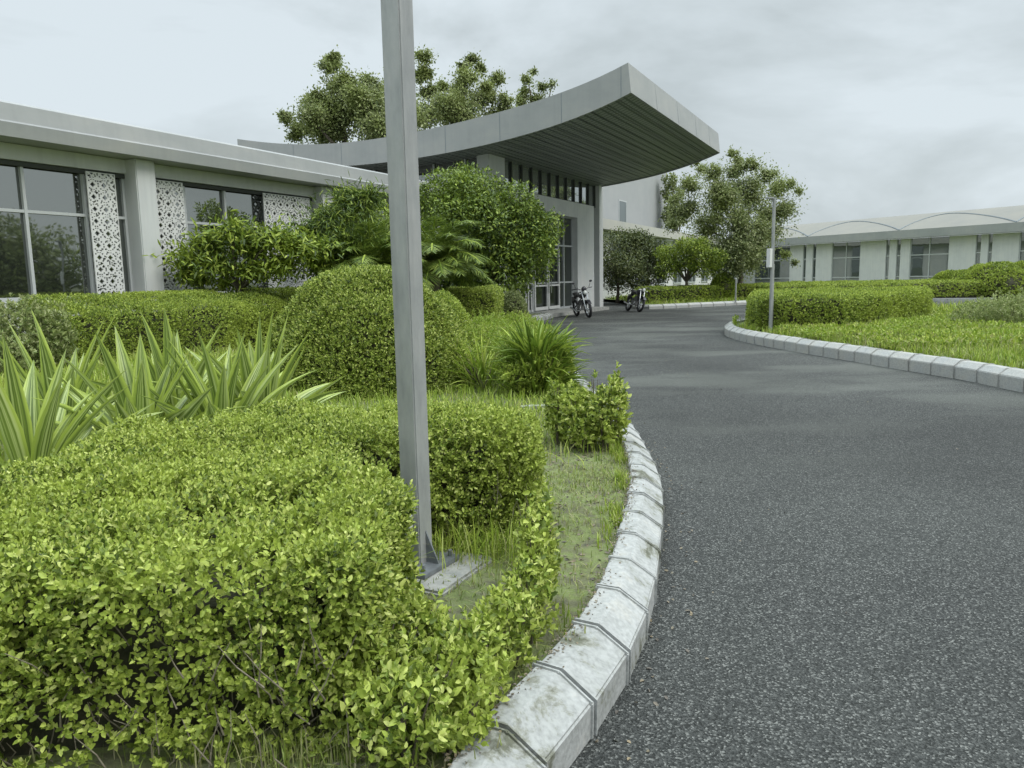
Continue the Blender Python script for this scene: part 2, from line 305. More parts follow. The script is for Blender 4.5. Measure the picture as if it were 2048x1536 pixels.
# furcraea leaf: cream edges, striped green middle
def stripemat():
    m = bpy.data.materials.new('striped_sword_leaf'); m.use_nodes = True; t = m.node_tree; b = t.nodes['Principled BSDF']; o = t.nodes['Material Output']; nn = t.nodes.new; ll = t.links.new
    uv = nn('ShaderNodeUVMap'); uv.uv_map = 'UVMap'
    mpn = nn('ShaderNodeMapping'); mpn.inputs['Scale'].default_value = (11, .35, 1); ll(uv.outputs[0], mpn.inputs[0])
    g = nn('ShaderNodeNewGeometry'); cx_ = nn('ShaderNodeCombineXYZ'); ml = nn('ShaderNodeMath'); ml.operation = 'MULTIPLY'; ml.inputs[1].default_value = 90; ll(g.outputs['Random Per Island'], ml.inputs[0]); ll(ml.outputs[0], cx_.inputs[2]); ll(ml.outputs[0], cx_.inputs[0])
    ad = nn('ShaderNodeVectorMath'); ad.operation = 'ADD'; ll(mpn.outputs[0], ad.inputs[0]); ll(cx_.outputs[0], ad.inputs[1])
    n = nn('ShaderNodeTexNoise'); n.inputs['Scale'].default_value = 1; n.inputs['Detail'].default_value = 2; ll(ad.outputs[0], n.inputs['Vector'])
    r = nn('ShaderNodeValToRGB'); ll(n.outputs[0], r.inputs[0]); e = r.color_ramp.elements
    e[0].position = .4; e[0].color = (.1, .15, .03, 1); e[1].position = .62; e[1].color = (.5, .57, .24, 1); x = e.new(.5); x.color = (.22, .3, .06, 1)
    sp = nn('ShaderNodeSeparateXYZ'); ll(uv.outputs[0], sp.inputs[0])
    a = nn('ShaderNodeMath'); a.operation = 'SUBTRACT'; ll(sp.outputs[0], a.inputs[0]); a.inputs[1].default_value = .5
    ab = nn('ShaderNodeMath'); ab.operation = 'ABSOLUTE'; ll(a.outputs[0], ab.inputs[0])
    st = nn('ShaderNodeMapRange'); ll(ab.outputs[0], st.inputs[0]); st.inputs[1].default_value = .3; st.inputs[2].default_value = .42; st.inputs[4].default_value = .9
    mm = nn('ShaderNodeMix'); mm.data_type = 'RGBA'; ll(st.outputs[0], mm.inputs[0]); ll(r.outputs[0], mm.inputs[6]); mm.inputs[7].default_value = (.42, .52, .1, 1)
    ll(mm.outputs[2], b.inputs['Base Color']); b.inputs['Roughness'].default_value = .4
    tr = nn('ShaderNodeBsdfTranslucent'); ll(mm.outputs[2], tr.inputs[0]); ms = nn('ShaderNodeMixShader'); ms.inputs[0].default_value = .22
    ll(b.outputs[0], ms.inputs[1]); ll(tr.outputs[0], ms.inputs[2]); ll(ms.outputs[0], o.inputs[0])
    return m
M['striped'] = stripemat()

# ------------------------------------------------------------------ leaf meshes
def nrm(a): return a / (np.linalg.norm(a, axis=1, keepdims=True) + 1e-9)
def mesh_np(name, V, Fc, mt, parent=None, smooth=False):
    """V (n,3), Fc (m,4) quads"""
    me = bpy.data.meshes.new(name); nv, nf = len(V), len(Fc)
    me.vertices.add(nv); me.vertices.foreach_set('co', V.astype(np.float32).ravel())
    k = Fc.shape[1]
    me.loops.add(nf * k); me.loops.foreach_set('vertex_index', Fc.astype(np.int32).ravel())
    me.polygons.add(nf); me.polygons.foreach_set('loop_start', np.arange(0, nf * k, k, dtype=np.int32))
    me.update(calc_edges=True)
    if smooth: me.polygons.foreach_set('use_smooth', np.ones(nf, dtype=bool))
    return link_mesh(name, me, mt, parent)
def leaves(P, D, Nn, L, W, fold=.18, detail=True, cup=.1):
    """leaves from base P along D, facing Nn; returns V, quads"""
    n = len(P); D = nrm(D); S = nrm(np.cross(D, Nn)); N2 = np.cross(S, D)
    L = np.broadcast_to(L, (n,))[:, None]; W = np.broadcast_to(W, (n,))[:, None]
    if detail:
        V = np.stack([P, P + D * L * .3 + S * W * .5 + N2 * W * fold, P + D * L * .7 + S * W * .42 + N2 * W * fold - N2 * L * cup * .4,
                      P + D * L - N2 * L * cup, P + D * L * .7 - S * W * .42 + N2 * W * fold - N2 * L * cup * .4, P + D * L * .3 - S * W * .5 + N2 * W * fold], 1)
        b = np.arange(n)[:, None] * 6
        Fc = np.concatenate([b + np.array([[0, 1, 2, 3]]), b + np.array([[0, 3, 4, 5]])], 0)
    else:
        V = np.stack([P, P + D * L * .45 + S * W * .5, P + D * L, P + D * L * .45 - S * W * .5], 1)
        Fc = np.arange(n)[:, None] * 4 + np.array([[0, 1, 2, 3]])
    return V.reshape(-1, 3), Fc
def sprigs(P, A, k, leafL, spread=.9, stem=.05, jit=.35):
    """rosettes of k leaves around axes A at points P -> arrays for leaves()"""
    n = len(P); A = nrm(A); ref = nrm(rng.normal(size=(n, 3))); X = nrm(np.cross(A, ref)); Y = np.cross(A, X)
    Ps, Ds, Ns, Ls = [], [], [], []
    for i in range(k):
        th = i * 2.4 + rng.uniform(0, 6.28, n)[:, None] * .15 + rng.uniform(-.4, .4, (n, 1)); fr_ = i / max(k - 1, 1)
        rad = X * np.cos(th) + Y * np.sin(th); el = spread * (1 - .65 * fr_) + rng.normal(0, .15, (n, 1))
        D = nrm(A * np.cos(el) + rad * np.sin(el)) + rng.normal(0, jit * .35, (n, 3))
        Ps.append(P + A * stem * (fr_ - .5) + rad * .002); Ds.append(D); Ns.append(nrm(A * np.sin(el) - rad * np.cos(el) + rng.normal(0, jit * .5, (n, 3))))
        Ls.append(leafL * (1.05 - .45 * fr_) * rng.uniform(.75, 1.2, n))
    return np.concatenate(Ps), np.concatenate(Ds), np.concatenate(Ns), np.concatenate(Ls)
_K = rng.normal(size=(14, 3)); _K /= np.linalg.norm(_K, axis=1, keepdims=True); _PH = rng.uniform(0, 6.28, 14)
def wob(P, sc, o=0):
    v = 0
    for i in range(5): v = v + np.sin((P @ _K[(i + o) % 14]) * sc * (1 + .37 * i) + _PH[(i + o) % 14])
    return v / 3.0
def poly_sd(P, poly):
    poly = np.array(poly, float); d = np.full(len(P), 1e9); inside = np.zeros(len(P), bool); x, y = P[:, 0], P[:, 1]
    for i in range(len(poly)):
        a, b = poly[i], poly[(i + 1) % len(poly)]; e = b - a; wv = P[:, :2] - a
        t = np.clip((wv @ e) / (e @ e), 0, 1); q = wv - t[:, None] * e; d = np.minimum(d, np.hypot(q[:, 0], q[:, 1]))
        c = ((a[1] <= y) & (b[1] > y)) | ((b[1] <= y) & (a[1] > y))
        with np.errstate(divide='ignore', invalid='ignore'):
            xi = a[0] + (y - a[1]) / (b[1] - a[1]) * e[0]
        inside ^= c & (x < xi)
    return np.where(inside, -d, d)
def slab_sdf(poly, z0, z1, r=.12, amp=.035, sc=5.0, top=None):
    def f(P):
        zt = z1 + (top(P) if top else 0); h = (zt - z0) / 2; dz = np.abs(P[:, 2] - (zt + z0) / 2) - h
        d2 = poly_sd(P, poly); a, b = d2 + r, dz + r
        return np.minimum(np.maximum(a, b), 0) + np.hypot(np.maximum(a, 0), np.maximum(b, 0)) - r + amp * wob(P, sc)
    return f
def ell_sdf(c, rad, amp=.03, sc=4.0):
    c = np.array(c); rad = np.array(rad, float)
    def f(P):
        q = (P - c) / rad; k = np.linalg.norm(q, axis=1); return (k - 1) * rad.min() + amp * wob(P, sc)
    return f
def shell(sdf, lo, hi, n, depth=.07, zmin=.0):
    """n points in the outer `depth` metres of a solid, with outward normals"""
    lo, hi = np.array(lo, float), np.array(hi, float); out = []; got = 0; rounds = 0
    while got < n and rounds < 60:
        P = rng.uniform(lo, hi, (max(20000, n * 2), 3)); s = sdf(P); kp = (s < .01) & (s > -depth) & (P[:, 2] > zmin)
        P = P[kp]; out.append(P); got += len(P); rounds += 1
    P = np.concatenate(out)[:n]; e = .01; G = np.stack([sdf(P + np.eye(3)[i] * e) - sdf(P - np.eye(3)[i] * e) for i in range(3)], 1)
    return P, nrm(G)
def inset(poly, d):
    n = len(poly); out = []; ar = sum(poly[i][0] * poly[(i + 1) % n][1] - poly[(i + 1) % n][0] * poly[i][1] for i in range(n)); sg = 1 if ar > 0 else -1
    for i in range(n):
        a, b, c = np.array(poly[i - 1], float), np.array(poly[i], float), np.array(poly[(i + 1) % n], float)
        e1, e2 = (b - a) / np.linalg.norm(b - a), (c - b) / np.linalg.norm(c - b)
        n1, n2 = np.array([-e1[1], e1[0]]) * sg, np.array([-e2[1], e2[0]]) * sg; m = n1 + n2; m = m / np.linalg.norm(m)
        out.append(tuple(b + m * d / max(.4, float(m @ n1))))
    return out
def hedge(name, label, cat, polys, z0, z1, nsprig, leaf, k=6, m='hedge', r=.12, amp=.035, sc=5., depth=.08, ins=.13, loc=None, group=None, detail=True, width=.5, top=None, upb=.55, thin=None, jit=.35, cores=None):
    pts = np.array([p for q in polys for p in q]); loc = loc or (float(pts[:, 0].mean()), float(pts[:, 1].mean()), z0)
    o = thing(name, label, cat, loc, 0, group)
    fs = [slab_sdf(q, z0 - .2, z1, r, amp, sc, top) for q in polys]
    f = (lambda P: np.min([g(P) for g in fs], axis=0)) if len(fs) > 1 else fs[0]
    lo = (pts[:, 0].min() - .1, pts[:, 1].min() - .1, z0 + .02); hi = (pts[:, 0].max() + .1, pts[:, 1].max() + .1, z1 + .15)
    P, G = shell(f, lo, hi, nsprig, depth)
    if thin is not None: kp = rng.uniform(size=len(P)) < thin(P); P, G = P[kp], G[kp]
    A = G * .7 + np.array([0, 0, upb]) + rng.normal(0, .3, P.shape)
    lp, ld, ln, ll = sprigs(P, A, k, leaf, jit=jit)
    V, Fc = leaves(lp - np.array(loc), ld, ln, ll, ll * width, detail=detail)
    mesh_np('foliage', V, Fc, M[m], o)
    cb = MB(loc)
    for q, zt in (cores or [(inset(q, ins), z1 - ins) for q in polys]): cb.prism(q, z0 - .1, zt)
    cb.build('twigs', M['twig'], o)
    return o
def crown(blobs, n, leaf, width, m, parent, off, name='crown', outward=.6, droop=.15, squash=.8, detail=False, shellb=.45):
    B = np.array(blobs, float); wgt = B[:, 3] ** 2; idx = rng.choice(len(B), n, p=wgt / wgt.sum())
    d = nrm(rng.normal(size=(n, 3))); rr = rng.uniform(shellb, 1.0, n) ** .7 if shellb > .28 else np.minimum(np.abs(rng.normal(0, .72, n)) + .05, 1.9)
    rr = rr * (1 + .22 * wob(d * 2.2 + B[idx, :3], 1.6))
    P = B[idx, :3] + d * (B[idx, 3] * rr)[:, None] * np.array([1, 1, squash])
    D = nrm(rng.normal(size=(n, 3))) + d * outward + np.array([0, 0, -droop]); Nn = nrm(rng.normal(size=(n, 3)) * .6 + np.array([0, 0, 1.]) + d * .5)
    V, Fc = leaves(P - np.array(off), D, Nn, leaf * rng.uniform(.6, 1.3, n), leaf * width * rng.uniform(.8, 1.2, n), detail=detail)
    return mesh_np(name, V, Fc, M[m], parent)
def trunk(parent, off, base, forks, r0, name='trunk'):
    """base point, then limbs reaching to each fork end"""
    t = MB(off); base = Vector(base); hub = Vector(forks[0]); mid = (base + hub) / 2 + Vector((r0 * .4, -r0 * .3, 0))
    t.tube([base - Vector((0, 0, .1)), base + Vector((0, 0, .15)), mid, hub], [r0 * 1.4, r0, r0 * .85, r0 * .7], 9)
    for e in forks[1:]:
        e = Vector(e); m1 = hub.lerp(e, .5) + Vector((random.uniform(-.1, .1), random.uniform(-.1, .1), .12)) * (e - hub).length
        t.tube([hub - (hub - base).normalized() * r0, m1, e], [r0 * .62, r0 * .38, r0 * .12], 6)
    t.build(name, M['bark'], parent, smooth=True)

# ------------------------------------------------------------------ ground, road, beds, kerbs
def smooth_line(pts, step):
    pts = [Vector((p[0], p[1], 0)) for p in pts]; ex = [pts[0] * 2 - pts[1]] + pts + [pts[-1] * 2 - pts[-2]]; dense = []
    for i in range(1, len(ex) - 2):
        p0, p1, p2, p3 = ex[i - 1:i + 3]
        for j in range(24):
            t = j / 24; dense.append(.5 * ((2 * p1) + (-p0 + p2) * t + (2 * p0 - 5 * p1 + 4 * p2 - p3) * t * t + (-p0 + 3 * p1 - 3 * p2 + p3) * t ** 3))
    dense.append(pts[-1]); out = [dense[0]]; acc = 0; tgt = step
    for a, b in zip(dense, dense[1:]):
        l = (b - a).length
        while acc + l >= tgt:
            out.append(a.lerp(b, (tgt - acc) / l)); tgt += step
        acc += l
    return out
def kerb(name, label, pts, side, prof, blk=.4, gap=.011, m='kerb'):
    """blocks laid along pts; side=+1: bed lies to the left of the direction of travel"""
    ln = smooth_line(pts, blk); mb = MB()
    nr = []
    for i in range(len(ln)):
        t = (ln[min(i + 1, len(ln) - 1)] - ln[max(i - 1, 0)]).normalized(); nr.append(Vector((-t.y, t.x, 0)) * side)
    for i in range(len(ln) - 1):
        t = (ln[i + 1] - ln[i]).normalized(); jz = random.uniform(-.004, .004); jo = random.uniform(-.005, .005); k = len(prof)
        vs = []
        for q, nn_, dr in ((ln[i] + t * gap / 2, nr[i], 1), (ln[i + 1] - t * gap / 2, nr[i + 1], -1)):
            vs += [q + nn_ * (o + jo) + Vector((0, 0, z + jz)) for o, z in prof]
        mb.add(vs, [tuple(range(k)), tuple(range(2 * k - 1, k - 1, -1))] + [(j, (j + 1) % k, k + (j + 1) % k, k + j) for j in range(k)])
    o = mb.build(name, M[m], bevel=.008); props(o, label, None, None, 'structure')
    mo = MB(); pr = [(.03, -.04), (.028, .08), (.125, .165), (.195, .17), (.195, -.04)]; k = len(pr)
    for i in range(len(ln) - 1):
        vs = [q + nn_ * a_ + Vector((0, 0, z)) for q, nn_ in ((ln[i], nr[i]), (ln[i + 1], nr[i + 1])) for a_, z in pr]
        mo.add(vs, [(j, (j + 1) % k, k + (j + 1) % k, k + j) for j in range(k)])
    mo.build('mortar', M['mortar'], o)
    return ln, nr
PROF = [(0, -.04), (-.004, .13), (.12, .215), (.215, .22), (.215, -.04)]
PROFR = [(0, -.04), (-.004, .18), (.1, .26), (.22, .265), (.22, -.04)]

g = MB(); g.quad((-900, -900, -.03), (900, -900, -.03), (900, 900, -.03), (-900, 900, -.03)); props(g.build('ground', M['ground']), 'open grassy ground round the site', None, None, 'structure')
g = MB(); g.quad((-12, -30, 0), (60, -30, 0), (60, 75, 0), (-12, 75, 0)); props(g.build('road', M['asphalt']), 'dark worn asphalt driveway curving to the entrance', None, None, 'structure')

KL = [(-1.4, -.6), (-.75, .5), (-.3, 1.25), (-.03, 1.85), (.14, 2.25), (.32, 2.53), (.47, 2.88), (.62, 3.3), (.79, 3.96), (.94, 4.6), (1.08, 5.47), (1.15, 6.4), (1.19, 7.45), (1.17, 8.42), (1.07, 10.0), (1.03, 11.4), (1.03, 13.2), (.75, 15.8), (.2, 18.8), (-.05, 21.5), (.5, 25.7), (1.5, 29.1), (1.6, 30.2), (.6, 30.6)]
KR = [(9.0, 2.0), (7.6, 5.0), (6.95, 7.6), (6.62, 9.5), (6.56, 10.8), (6.32, 12.04), (6.09, 13.4), (5.78, 15.1), (5.6, 16.4), (5.48, 18.1), (5.7, 20.0), (6.6, 22.0), (9, 24.3), (14, 27), (22, 31), (34, 38)]
KF = [(5.9, 38.6), (6.05, 36.2), (6.7, 35.7), (8.1, 36.4), (11.9, 38.5), (20, 43.2), (34, 51)]
ll_, nl_ = kerb('kerb', 'white painted kerb of chamfered blocks round the planted bed on the left', KL, 1, PROF, .385, .016)
lr_, nr_ = kerb('kerb', 'white painted kerb of chamfered blocks along the lawn on the right', KR, -1, PROFR, .47, .022, 'kerb_clean')
lf_, nf_ = kerb('kerb', 'low pale kerb on the far side of the driveway', KF, 1, PROF, .8, .03, 'kerb_clean')
def bed(name, label, edge, nrms, off, z, m, far, kind='structure'):
    poly = [tuple(p + n * off)[:2] for p, n in zip(edge, nrms)] + far
    import mathutils.geometry as mg
    tris = mg.tessellate_polygon([[Vector((x, y, 0)) for x, y in poly]])
    me = bpy.data.meshes.new(name); me.from_pydata([(x, y, z) for x, y in poly], [], [tuple(t) for t in tris]); me.update()
    bm = bmesh.new(); bm.from_mesh(me)
    for f_ in bm.faces:
        if f_.normal.z < 0: f_.normal_flip()
    bm.to_mesh(me); bm.free()
    return props(link_mesh(name, me, m), label, None, None, kind), poly
Zb = .165
_, BEDL = bed('garden_bed', 'mossy bare soil of the planted bed', ll_, nl_, .205, Zb, M['soil'], [(-.6, 29.3), fr(-15.5, 26)[:2], fr(-15.5, -12)[:2], (-18, -6), (-4, -3)])
_, BEDR = bed('lawn', 'rough green lawn behind the right kerb', lr_, nr_, .21, .2, M['lawnbase'], [(60, 52), (60, -6), (12, -6)])
_, BEDF = bed('verge', 'planted verge along the far building', lf_, nf_, .2, .17, M['lawnbase'], [(60, 62), (60, 120), (-2, 100), fr(-13.9, 42)[:2]])

# ------------------------------------------------------------------ left wing
RZ = -AZ
def wing_thing(name, label, cat, n, u):
    o = thing(name, label, cat, fr(n, u), RZ); return o, (n, u, 0)
lw, off = wing_thing('office_wing', 'low grey-white office wing with tinted glass bays and patterned screens', 'building', -15, 0)
U0, U1 = -14.0, 26.6
COLS = [-12.9, -6.8, -.7, 5.4, 11.5, 17.6, 23.7]
b = MB(off); b.box(-30, -15.52, U0, U1, 4.08, 4.36); b.box(-15.52, -15.3, U0, U1, 4.06, 4.36); b.box(-15.62, -15.34, U0, U1, 0, 1.28); b.build('wall', M['wall'], lw)
b = MB(off)
prof = [(-14.66, 4.37), (-14.62, 4.62), (-14.68, 4.66), (-14.72, 4.98), (-14.8, 5.03), (-15.6, 5.05), (-15.6, 4.37)]
vs = [(n, u, z) for u in (U0, U1) for n, z in prof]; k = len(prof)
b.add(vs, [tuple(range(k)), tuple(range(2 * k - 1, k - 1, -1))] + [(i, (i + 1) % k, k + (i + 1) % k, k + i) for i in range(k)]); b.build('fascia', M['panel'], lw)
b = MB(off); b.box(-30, -15.6, U0, U1, 4.9, 5.0); b.build('roof', M['roofsheet'], lw)
b = MB(off); b.box(-30, -15.9, U0, U0 + .3, 0, 4.08); b.build('end_wall', M['wall'], lw)
for c in COLS:
    b = MB(off); b.box(-15.55, -14.98, c, c + .5, 0, 4.368); b.build('column', M['column'], lw, bevel=.02)
def window(parent, off, n, u0, u1, z0, z1, mull, trans, glass='glass', fw_=.05, t=.06, fm='frame', name='window'):
    f = MB(off); f.box(n - .02, n + .05, u0, u1, z0 - fw_, z0 + fw_); f.box(n - .02, n + .05, u0, u1, z1 - fw_, z1 + fw_)
    f.box(n - .021, n + .049, u0, u0 + fw_, z0 + fw_, z1 - fw_); f.box(n - .021, n + .049, u1 - fw_, u1, z0 + fw_, z1 - fw_)
    for q in mull: f.box(n - .018, n + .058, q - t / 2, q + t / 2, z0 + fw_, z1 - fw_)
    for z in trans: f.box(n - .016, n + .046, u0 + fw_, u1 - fw_, z - t / 2, z + t / 2)
    wn = f.build(name, M[fm], parent)
    p = MB(off); p.box(n - .03, n - .024, u0, u1, z0, z1); p.build('pane', M[glass], wn)
    return wn
for i, c in enumerate(COLS[:-1]):
    u0, u1 = c + .52, COLS[i + 1]; w_ = u1 - u0
    window(lw, off, -15.46, u0, u1, 1.36, 4.06, [c + 1.6, c + 2.85, c + 4.3] if i != 3 else [c + 1.6, c + 3.88, c + 5.15], [3.1])
    hd = MB(off); hd.box(-15.44, -15.36, u0, u1, 3.96, 4.055); hd.build('blind_box', M['dark'], lw)
# perforated screens, real openings
def screen(parent, off, n, u0, u1, z0, z1):
    cell = .255; q = .017; nu, nz = int((u1 - u0) / q), int((z1 - z0) / q)
    uu = (np.arange(nu) + .5) * q; zz = (np.arange(nz) + .5) * q; UU, ZZ = np.meshgrid(uu, zz, indexing='ij')
    fu = (UU / cell) % 1 - .5; fz = (ZZ / cell) % 1 - .5
    big = (np.abs(fu) + np.abs(fz)) < .215
    a, c = np.abs(fu), np.abs(fz)
    hs = (np.sin(np.floor(UU / (q * 2)) * 12.9898 + np.floor(ZZ / (q * 2)) * 78.233) * 43758.5453) % 1
    sm = ((hs < .13) & (np.abs(fu) + np.abs(fz) > .34)) | (np.abs(a - .3) + np.abs(c - .27) < .1) | (np.abs(a - .47) + np.abs(c - .1) < .07) | (np.abs(a - .1) + np.abs(c - .43) < .07)
    hole = big | sm; hole[:1] = hole[-1:] = False; hole[:, :1] = hole[:, -1:] = False
    ii, jj = np.nonzero(~hole); V = []; 
    x = n - off[0]; y0 = u0 - off[1]; zz0 = z0
    fr4 = np.stack([np.stack([np.full(len(ii), x), y0 + (ii + di) * q, zz0 + (jj + dj) * q], 1) for di, dj in ((0, 0), (1, 0), (1, 1), (0, 1))], 1)
    bk = fr4.copy(); bk[:, :, 0] -= .03; P = [fr4, bk]
    # sides of the openings
    for di, dj, e0, e1 in ((1, 0, 1, 2), (-1, 0, 0, 3), (0, 1, 3, 2), (0, -1, 0, 1)):
        i2, j2 = np.clip(ii + di, 0, nu - 1), np.clip(jj + dj, 0, nz - 1); s_ = hole[i2, j2] | (ii + di < 0) | (ii + di >= nu) | (jj + dj < 0) | (jj + dj >= nz)
        P.append(np.stack([fr4[s_, e0], fr4[s_, e1], bk[s_, e1], bk[s_, e0]], 1))
    P = np.concatenate(P); return mesh_np('screen', P.reshape(-1, 3), np.arange(len(P) * 4).reshape(-1, 4), M['white'], parent)
for c in COLS[1:]:
    if c + .6 < U1 - 1: screen(lw, off, -15.26, c + .62, c + 1.46, 1.32, 4.02)
    screen(lw, off, -15.26, c - (.98 if c < 12 else 2.05), c - (.3 if c < 12 else .22), 1.32, 4.02)

# ------------------------------------------------------------------ entrance block with upswept canopy
eb, off = wing_thing('entrance_hall', 'glazed entrance hall under a sweeping grey canopy with a pointed upturned corner', 'building', -13.64, 32)
CU0, CU1 = 23.8, 37.6
KB = [(-7.62, 7.31), (-8.8, 6.94), (-9.97, 6.64), (-11.2, 6.42), (-12.4, 6.26), (-14.4, 6.1), (-15.9, 6.01), (-18.8, 5.99), (-21, 6.12), (-24.6, 6.62)]
KT = [(-7.72, 8.22), (-8.9, 7.88), (-10.1, 7.57), (-11.3, 7.38), (-12.4, 7.24), (-14.4, 7.04), (-15.9, 6.94), (-18.8, 6.86), (-21, 7.0), (-24.6, 7.55)]
def dens(K):
    n = [p[0] for p in K][::-1]; z = [p[1] for p in K][::-1]; xs = np.linspace(K[0][0], K[-1][0], 37)
    # smooth interpolation
    c = np.polyfit(n, z, 5); return xs, np.polyval(c, xs)
xb, zb = dens(KB); xt, zt = dens(KT); nn_ = len(xb); b = MB(off)
for u, s_ in ((CU0, 1), (CU1, -1)):
    for i in range(nn_ - 1):
        q = [(xb[i], u, zb[i]), (xb[i + 1], u, zb[i + 1]), (xt[i + 1], u, zt[i + 1]), (xt[i], u, zt[i])]; b.quad(*q)
        ui = u + .07 * s_; q2 = [(x_, ui, z_) for x_, _, z_ in q]; b.quad(*q2[::-1]); b.quad(q[1], q[0], q2[0], q2[1])
b.quad((xb[0], CU0, zb[0]), (xb[0], CU1, zb[0]), (xt[0], CU1, zt[0]), (xt[0], CU0, zt[0]))
b.quad((xb[0] - .07, CU0 + .07, zb[0]), (xb[0], CU0, zb[0]), (xb[0], CU1, zb[0]), (xb[0] - .07, CU1 - .07, zb[0]))
b.quad((xb[0] - .07, CU0 + .07, zb[0]), (xb[0] - .07, CU1 - .07, zb[0]), (xb[0] - .07, CU1 - .07, zb[0] + .12), (xb[0] - .07, CU0 + .07, zb[0] + .12))
b.quad((xb[-1], CU0, zb[-1]), (xb[-1], CU1, zb[-1]), (xt[-1], CU1, zt[-1]), (xt[-1], CU0, zt[-1]))
for i in range(nn_ - 1): b.quad((xt[i], CU0, zt[i]), (xt[i + 1], CU0, zt[i + 1]), (xt[i + 1], CU1, zt[i + 1]), (xt[i], CU1, zt[i]))
cn = b.build('canopy', M['panel'], eb)
b = MB(off)
for i in range(nn_ - 1):
    b.quad((xb[i] - .03, CU0 + .075, zb[i] + .05), (xb[i + 1], CU0 + .075, zb[i + 1] + .05), (xb[i + 1], CU1 - .075, zb[i + 1] + .05), (xb[i] - .03, CU1 - .075, zb[i] + .05))
b.build('soffit', M['soffit'], cn)
for n in (-10.0, -12.3, -14.5, -16.8, -19.2, -21.6, -7.95):      # panel joints of the fascia
    b = MB(off); z0, z1 = np.interp(-n, -xb, zb), np.interp(-n, -xt, zt); b.box(n - .01, n + .01, CU0 - .004, CU0 + .02, z0 + .01, z1 - .02); b.build('joint_strip', M['rib'], cn)
for u in (26.8, 29.8, 32.8, 35.4):
    b = MB(off); q = [(xb[0] + .004, zb[0] + .02), (xt[0] + .004, zt[0] - .02), (xt[0] - .03, zt[0] - .02), (xb[0] - .03, zb[0] + .02)]
    b.add([(x_, u - .008, z_) for x_, z_ in q] + [(x_, u + .008, z_) for x_, z_ in q], [(0, 1, 2, 3), (7, 6, 5, 4), (0, 4, 5, 1), (1, 5, 6, 2), (2, 6, 7, 3), (3, 7, 4, 0)]); b.build('joint_strip', M['rib'], cn)
NE = -13.64
b = MB(off)                                             # portal frame: pier and beam, thin post
b.box(NE - .45, NE, 34.3, 36.55, 0, 5.1); b.box(NE - .45, NE - .003, 26.0, 34.3, 4.4, 5.1); b.build('portal', M['wall'], eb)
b = MB(off); b.box(NE - .3, NE + .06, 37.2, 37.75, 0, 6.26); b.build('post', M['wall'], eb)
b = MB(off); b.box(NE - .5, NE + .03, 25.4, 26.7, 0, 6.3); b.build('pier', M['column'], eb, bevel=.02)
b = MB(off); b.box(-30, NE - .5, 25.6, 25.9, 0, 5.05); b.box(-30, -29.7, 25.9, 37.4, 0, 6.0); b.box(-30, NE - .6, 37.1, 37.4, 0, 5.0); b.build('wall', M['wall'], eb)
window(eb, off, NE - .2, 26.7, 37.2, 5.12, 6.62, [26.7 + i * 10.5 / 11 for i in range(1, 11)], [], fw_=.04, t=.07, fm='dark', name='clerestory_window', glass='clearglass')
sw = MB(off)                                            # side clerestory along the flank
for i in range(11): sw.box(25.62 * 0 + -29 + i * 1.42, -29 + i * 1.42 + .07, 25.6, 25.68, 5.05, 7.0)
sw.box(-29, NE - .6, 25.605, 25.675, 5.05, 5.1); sw.build('side_window', M['frame'], eb)
sp_ = MB(off); sp_.box(-29.5, NE - .55, 25.69, 25.7, 5.05, 7.0); sp_.build('pane', M['glass'], eb)
window(eb, off, NE - .3, 26.7, 34.3, .16, 4.4, [28.2, 29.7, 31.2, 32.55, 33.2], [1.35, 3.05], t=.07, name='glazed_wall', glass='hallglass')
dr = MB(off)
for a, c in ((29.75, 31.15), (31.25, 32.5)):
    dr.box(NE - .24, NE - .18, a, a + .08, .16, 2.9); dr.box(NE - .24, NE - .18, c - .08, c, .16, 2.9); dr.box(NE - .241, NE - .181, a + .08, c - .08, 2.82, 2.9); dr.box(NE - .241, NE - .181, a + .08, c - .08, .16, .3); dr.box(NE - .241, NE - .181, a + .08, c - .08, 1.2, 1.27)
dd = dr.build('door', M['white'], eb)
h = MB(off)
for a in (31.05, 31.33): h.tube([(NE - .1, a, .9), (NE - .1, a, 1.5)], .02, 8)
h.build('handle', M['chrome'], dd)
b = MB(off); b.box(NE - .4, NE - .25, 36.55, 37.2, 0, 5.0); b.build('side_glass', M['glass'], eb)
b = MB(off); b.box(NE + .004, NE + 1.5, 25.4, 34.6, 0, .14); b.build('step', M['concrete'], eb)

# tall plain block behind
n_, ua, _ = on_n(1196, 400, -21); _, ub, _ = on_n(1333, 400, -21); ua -= 4
tb, off = wing_thing('stair_block', 'tall plain pale block with one narrow window rising behind the canopy', 'building', -21, (ua + ub) / 2)
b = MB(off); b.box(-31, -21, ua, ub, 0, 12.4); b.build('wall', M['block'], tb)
_, wa, za = on_n(1238, 452, -21); _, wb, zc = on_n(1252, 405, -21); 
f = MB(off); f.box(-21.0, -20.96, wa - .1, wb + .1, za - .12, za); f.box(-21, -20.965, wa - .1, wa, za, zc); f.box(-21, -20.965, wb, wb + .1, za, zc); f.box(-21, -20.96, wa - .1, wb + .1, zc, zc + .1); wn = f.build('window', M['frame'], tb)
p = MB(off); p.box(-21, -20.985, wa, wb, za, zc); p.build('pane', M['farglass'], wn)

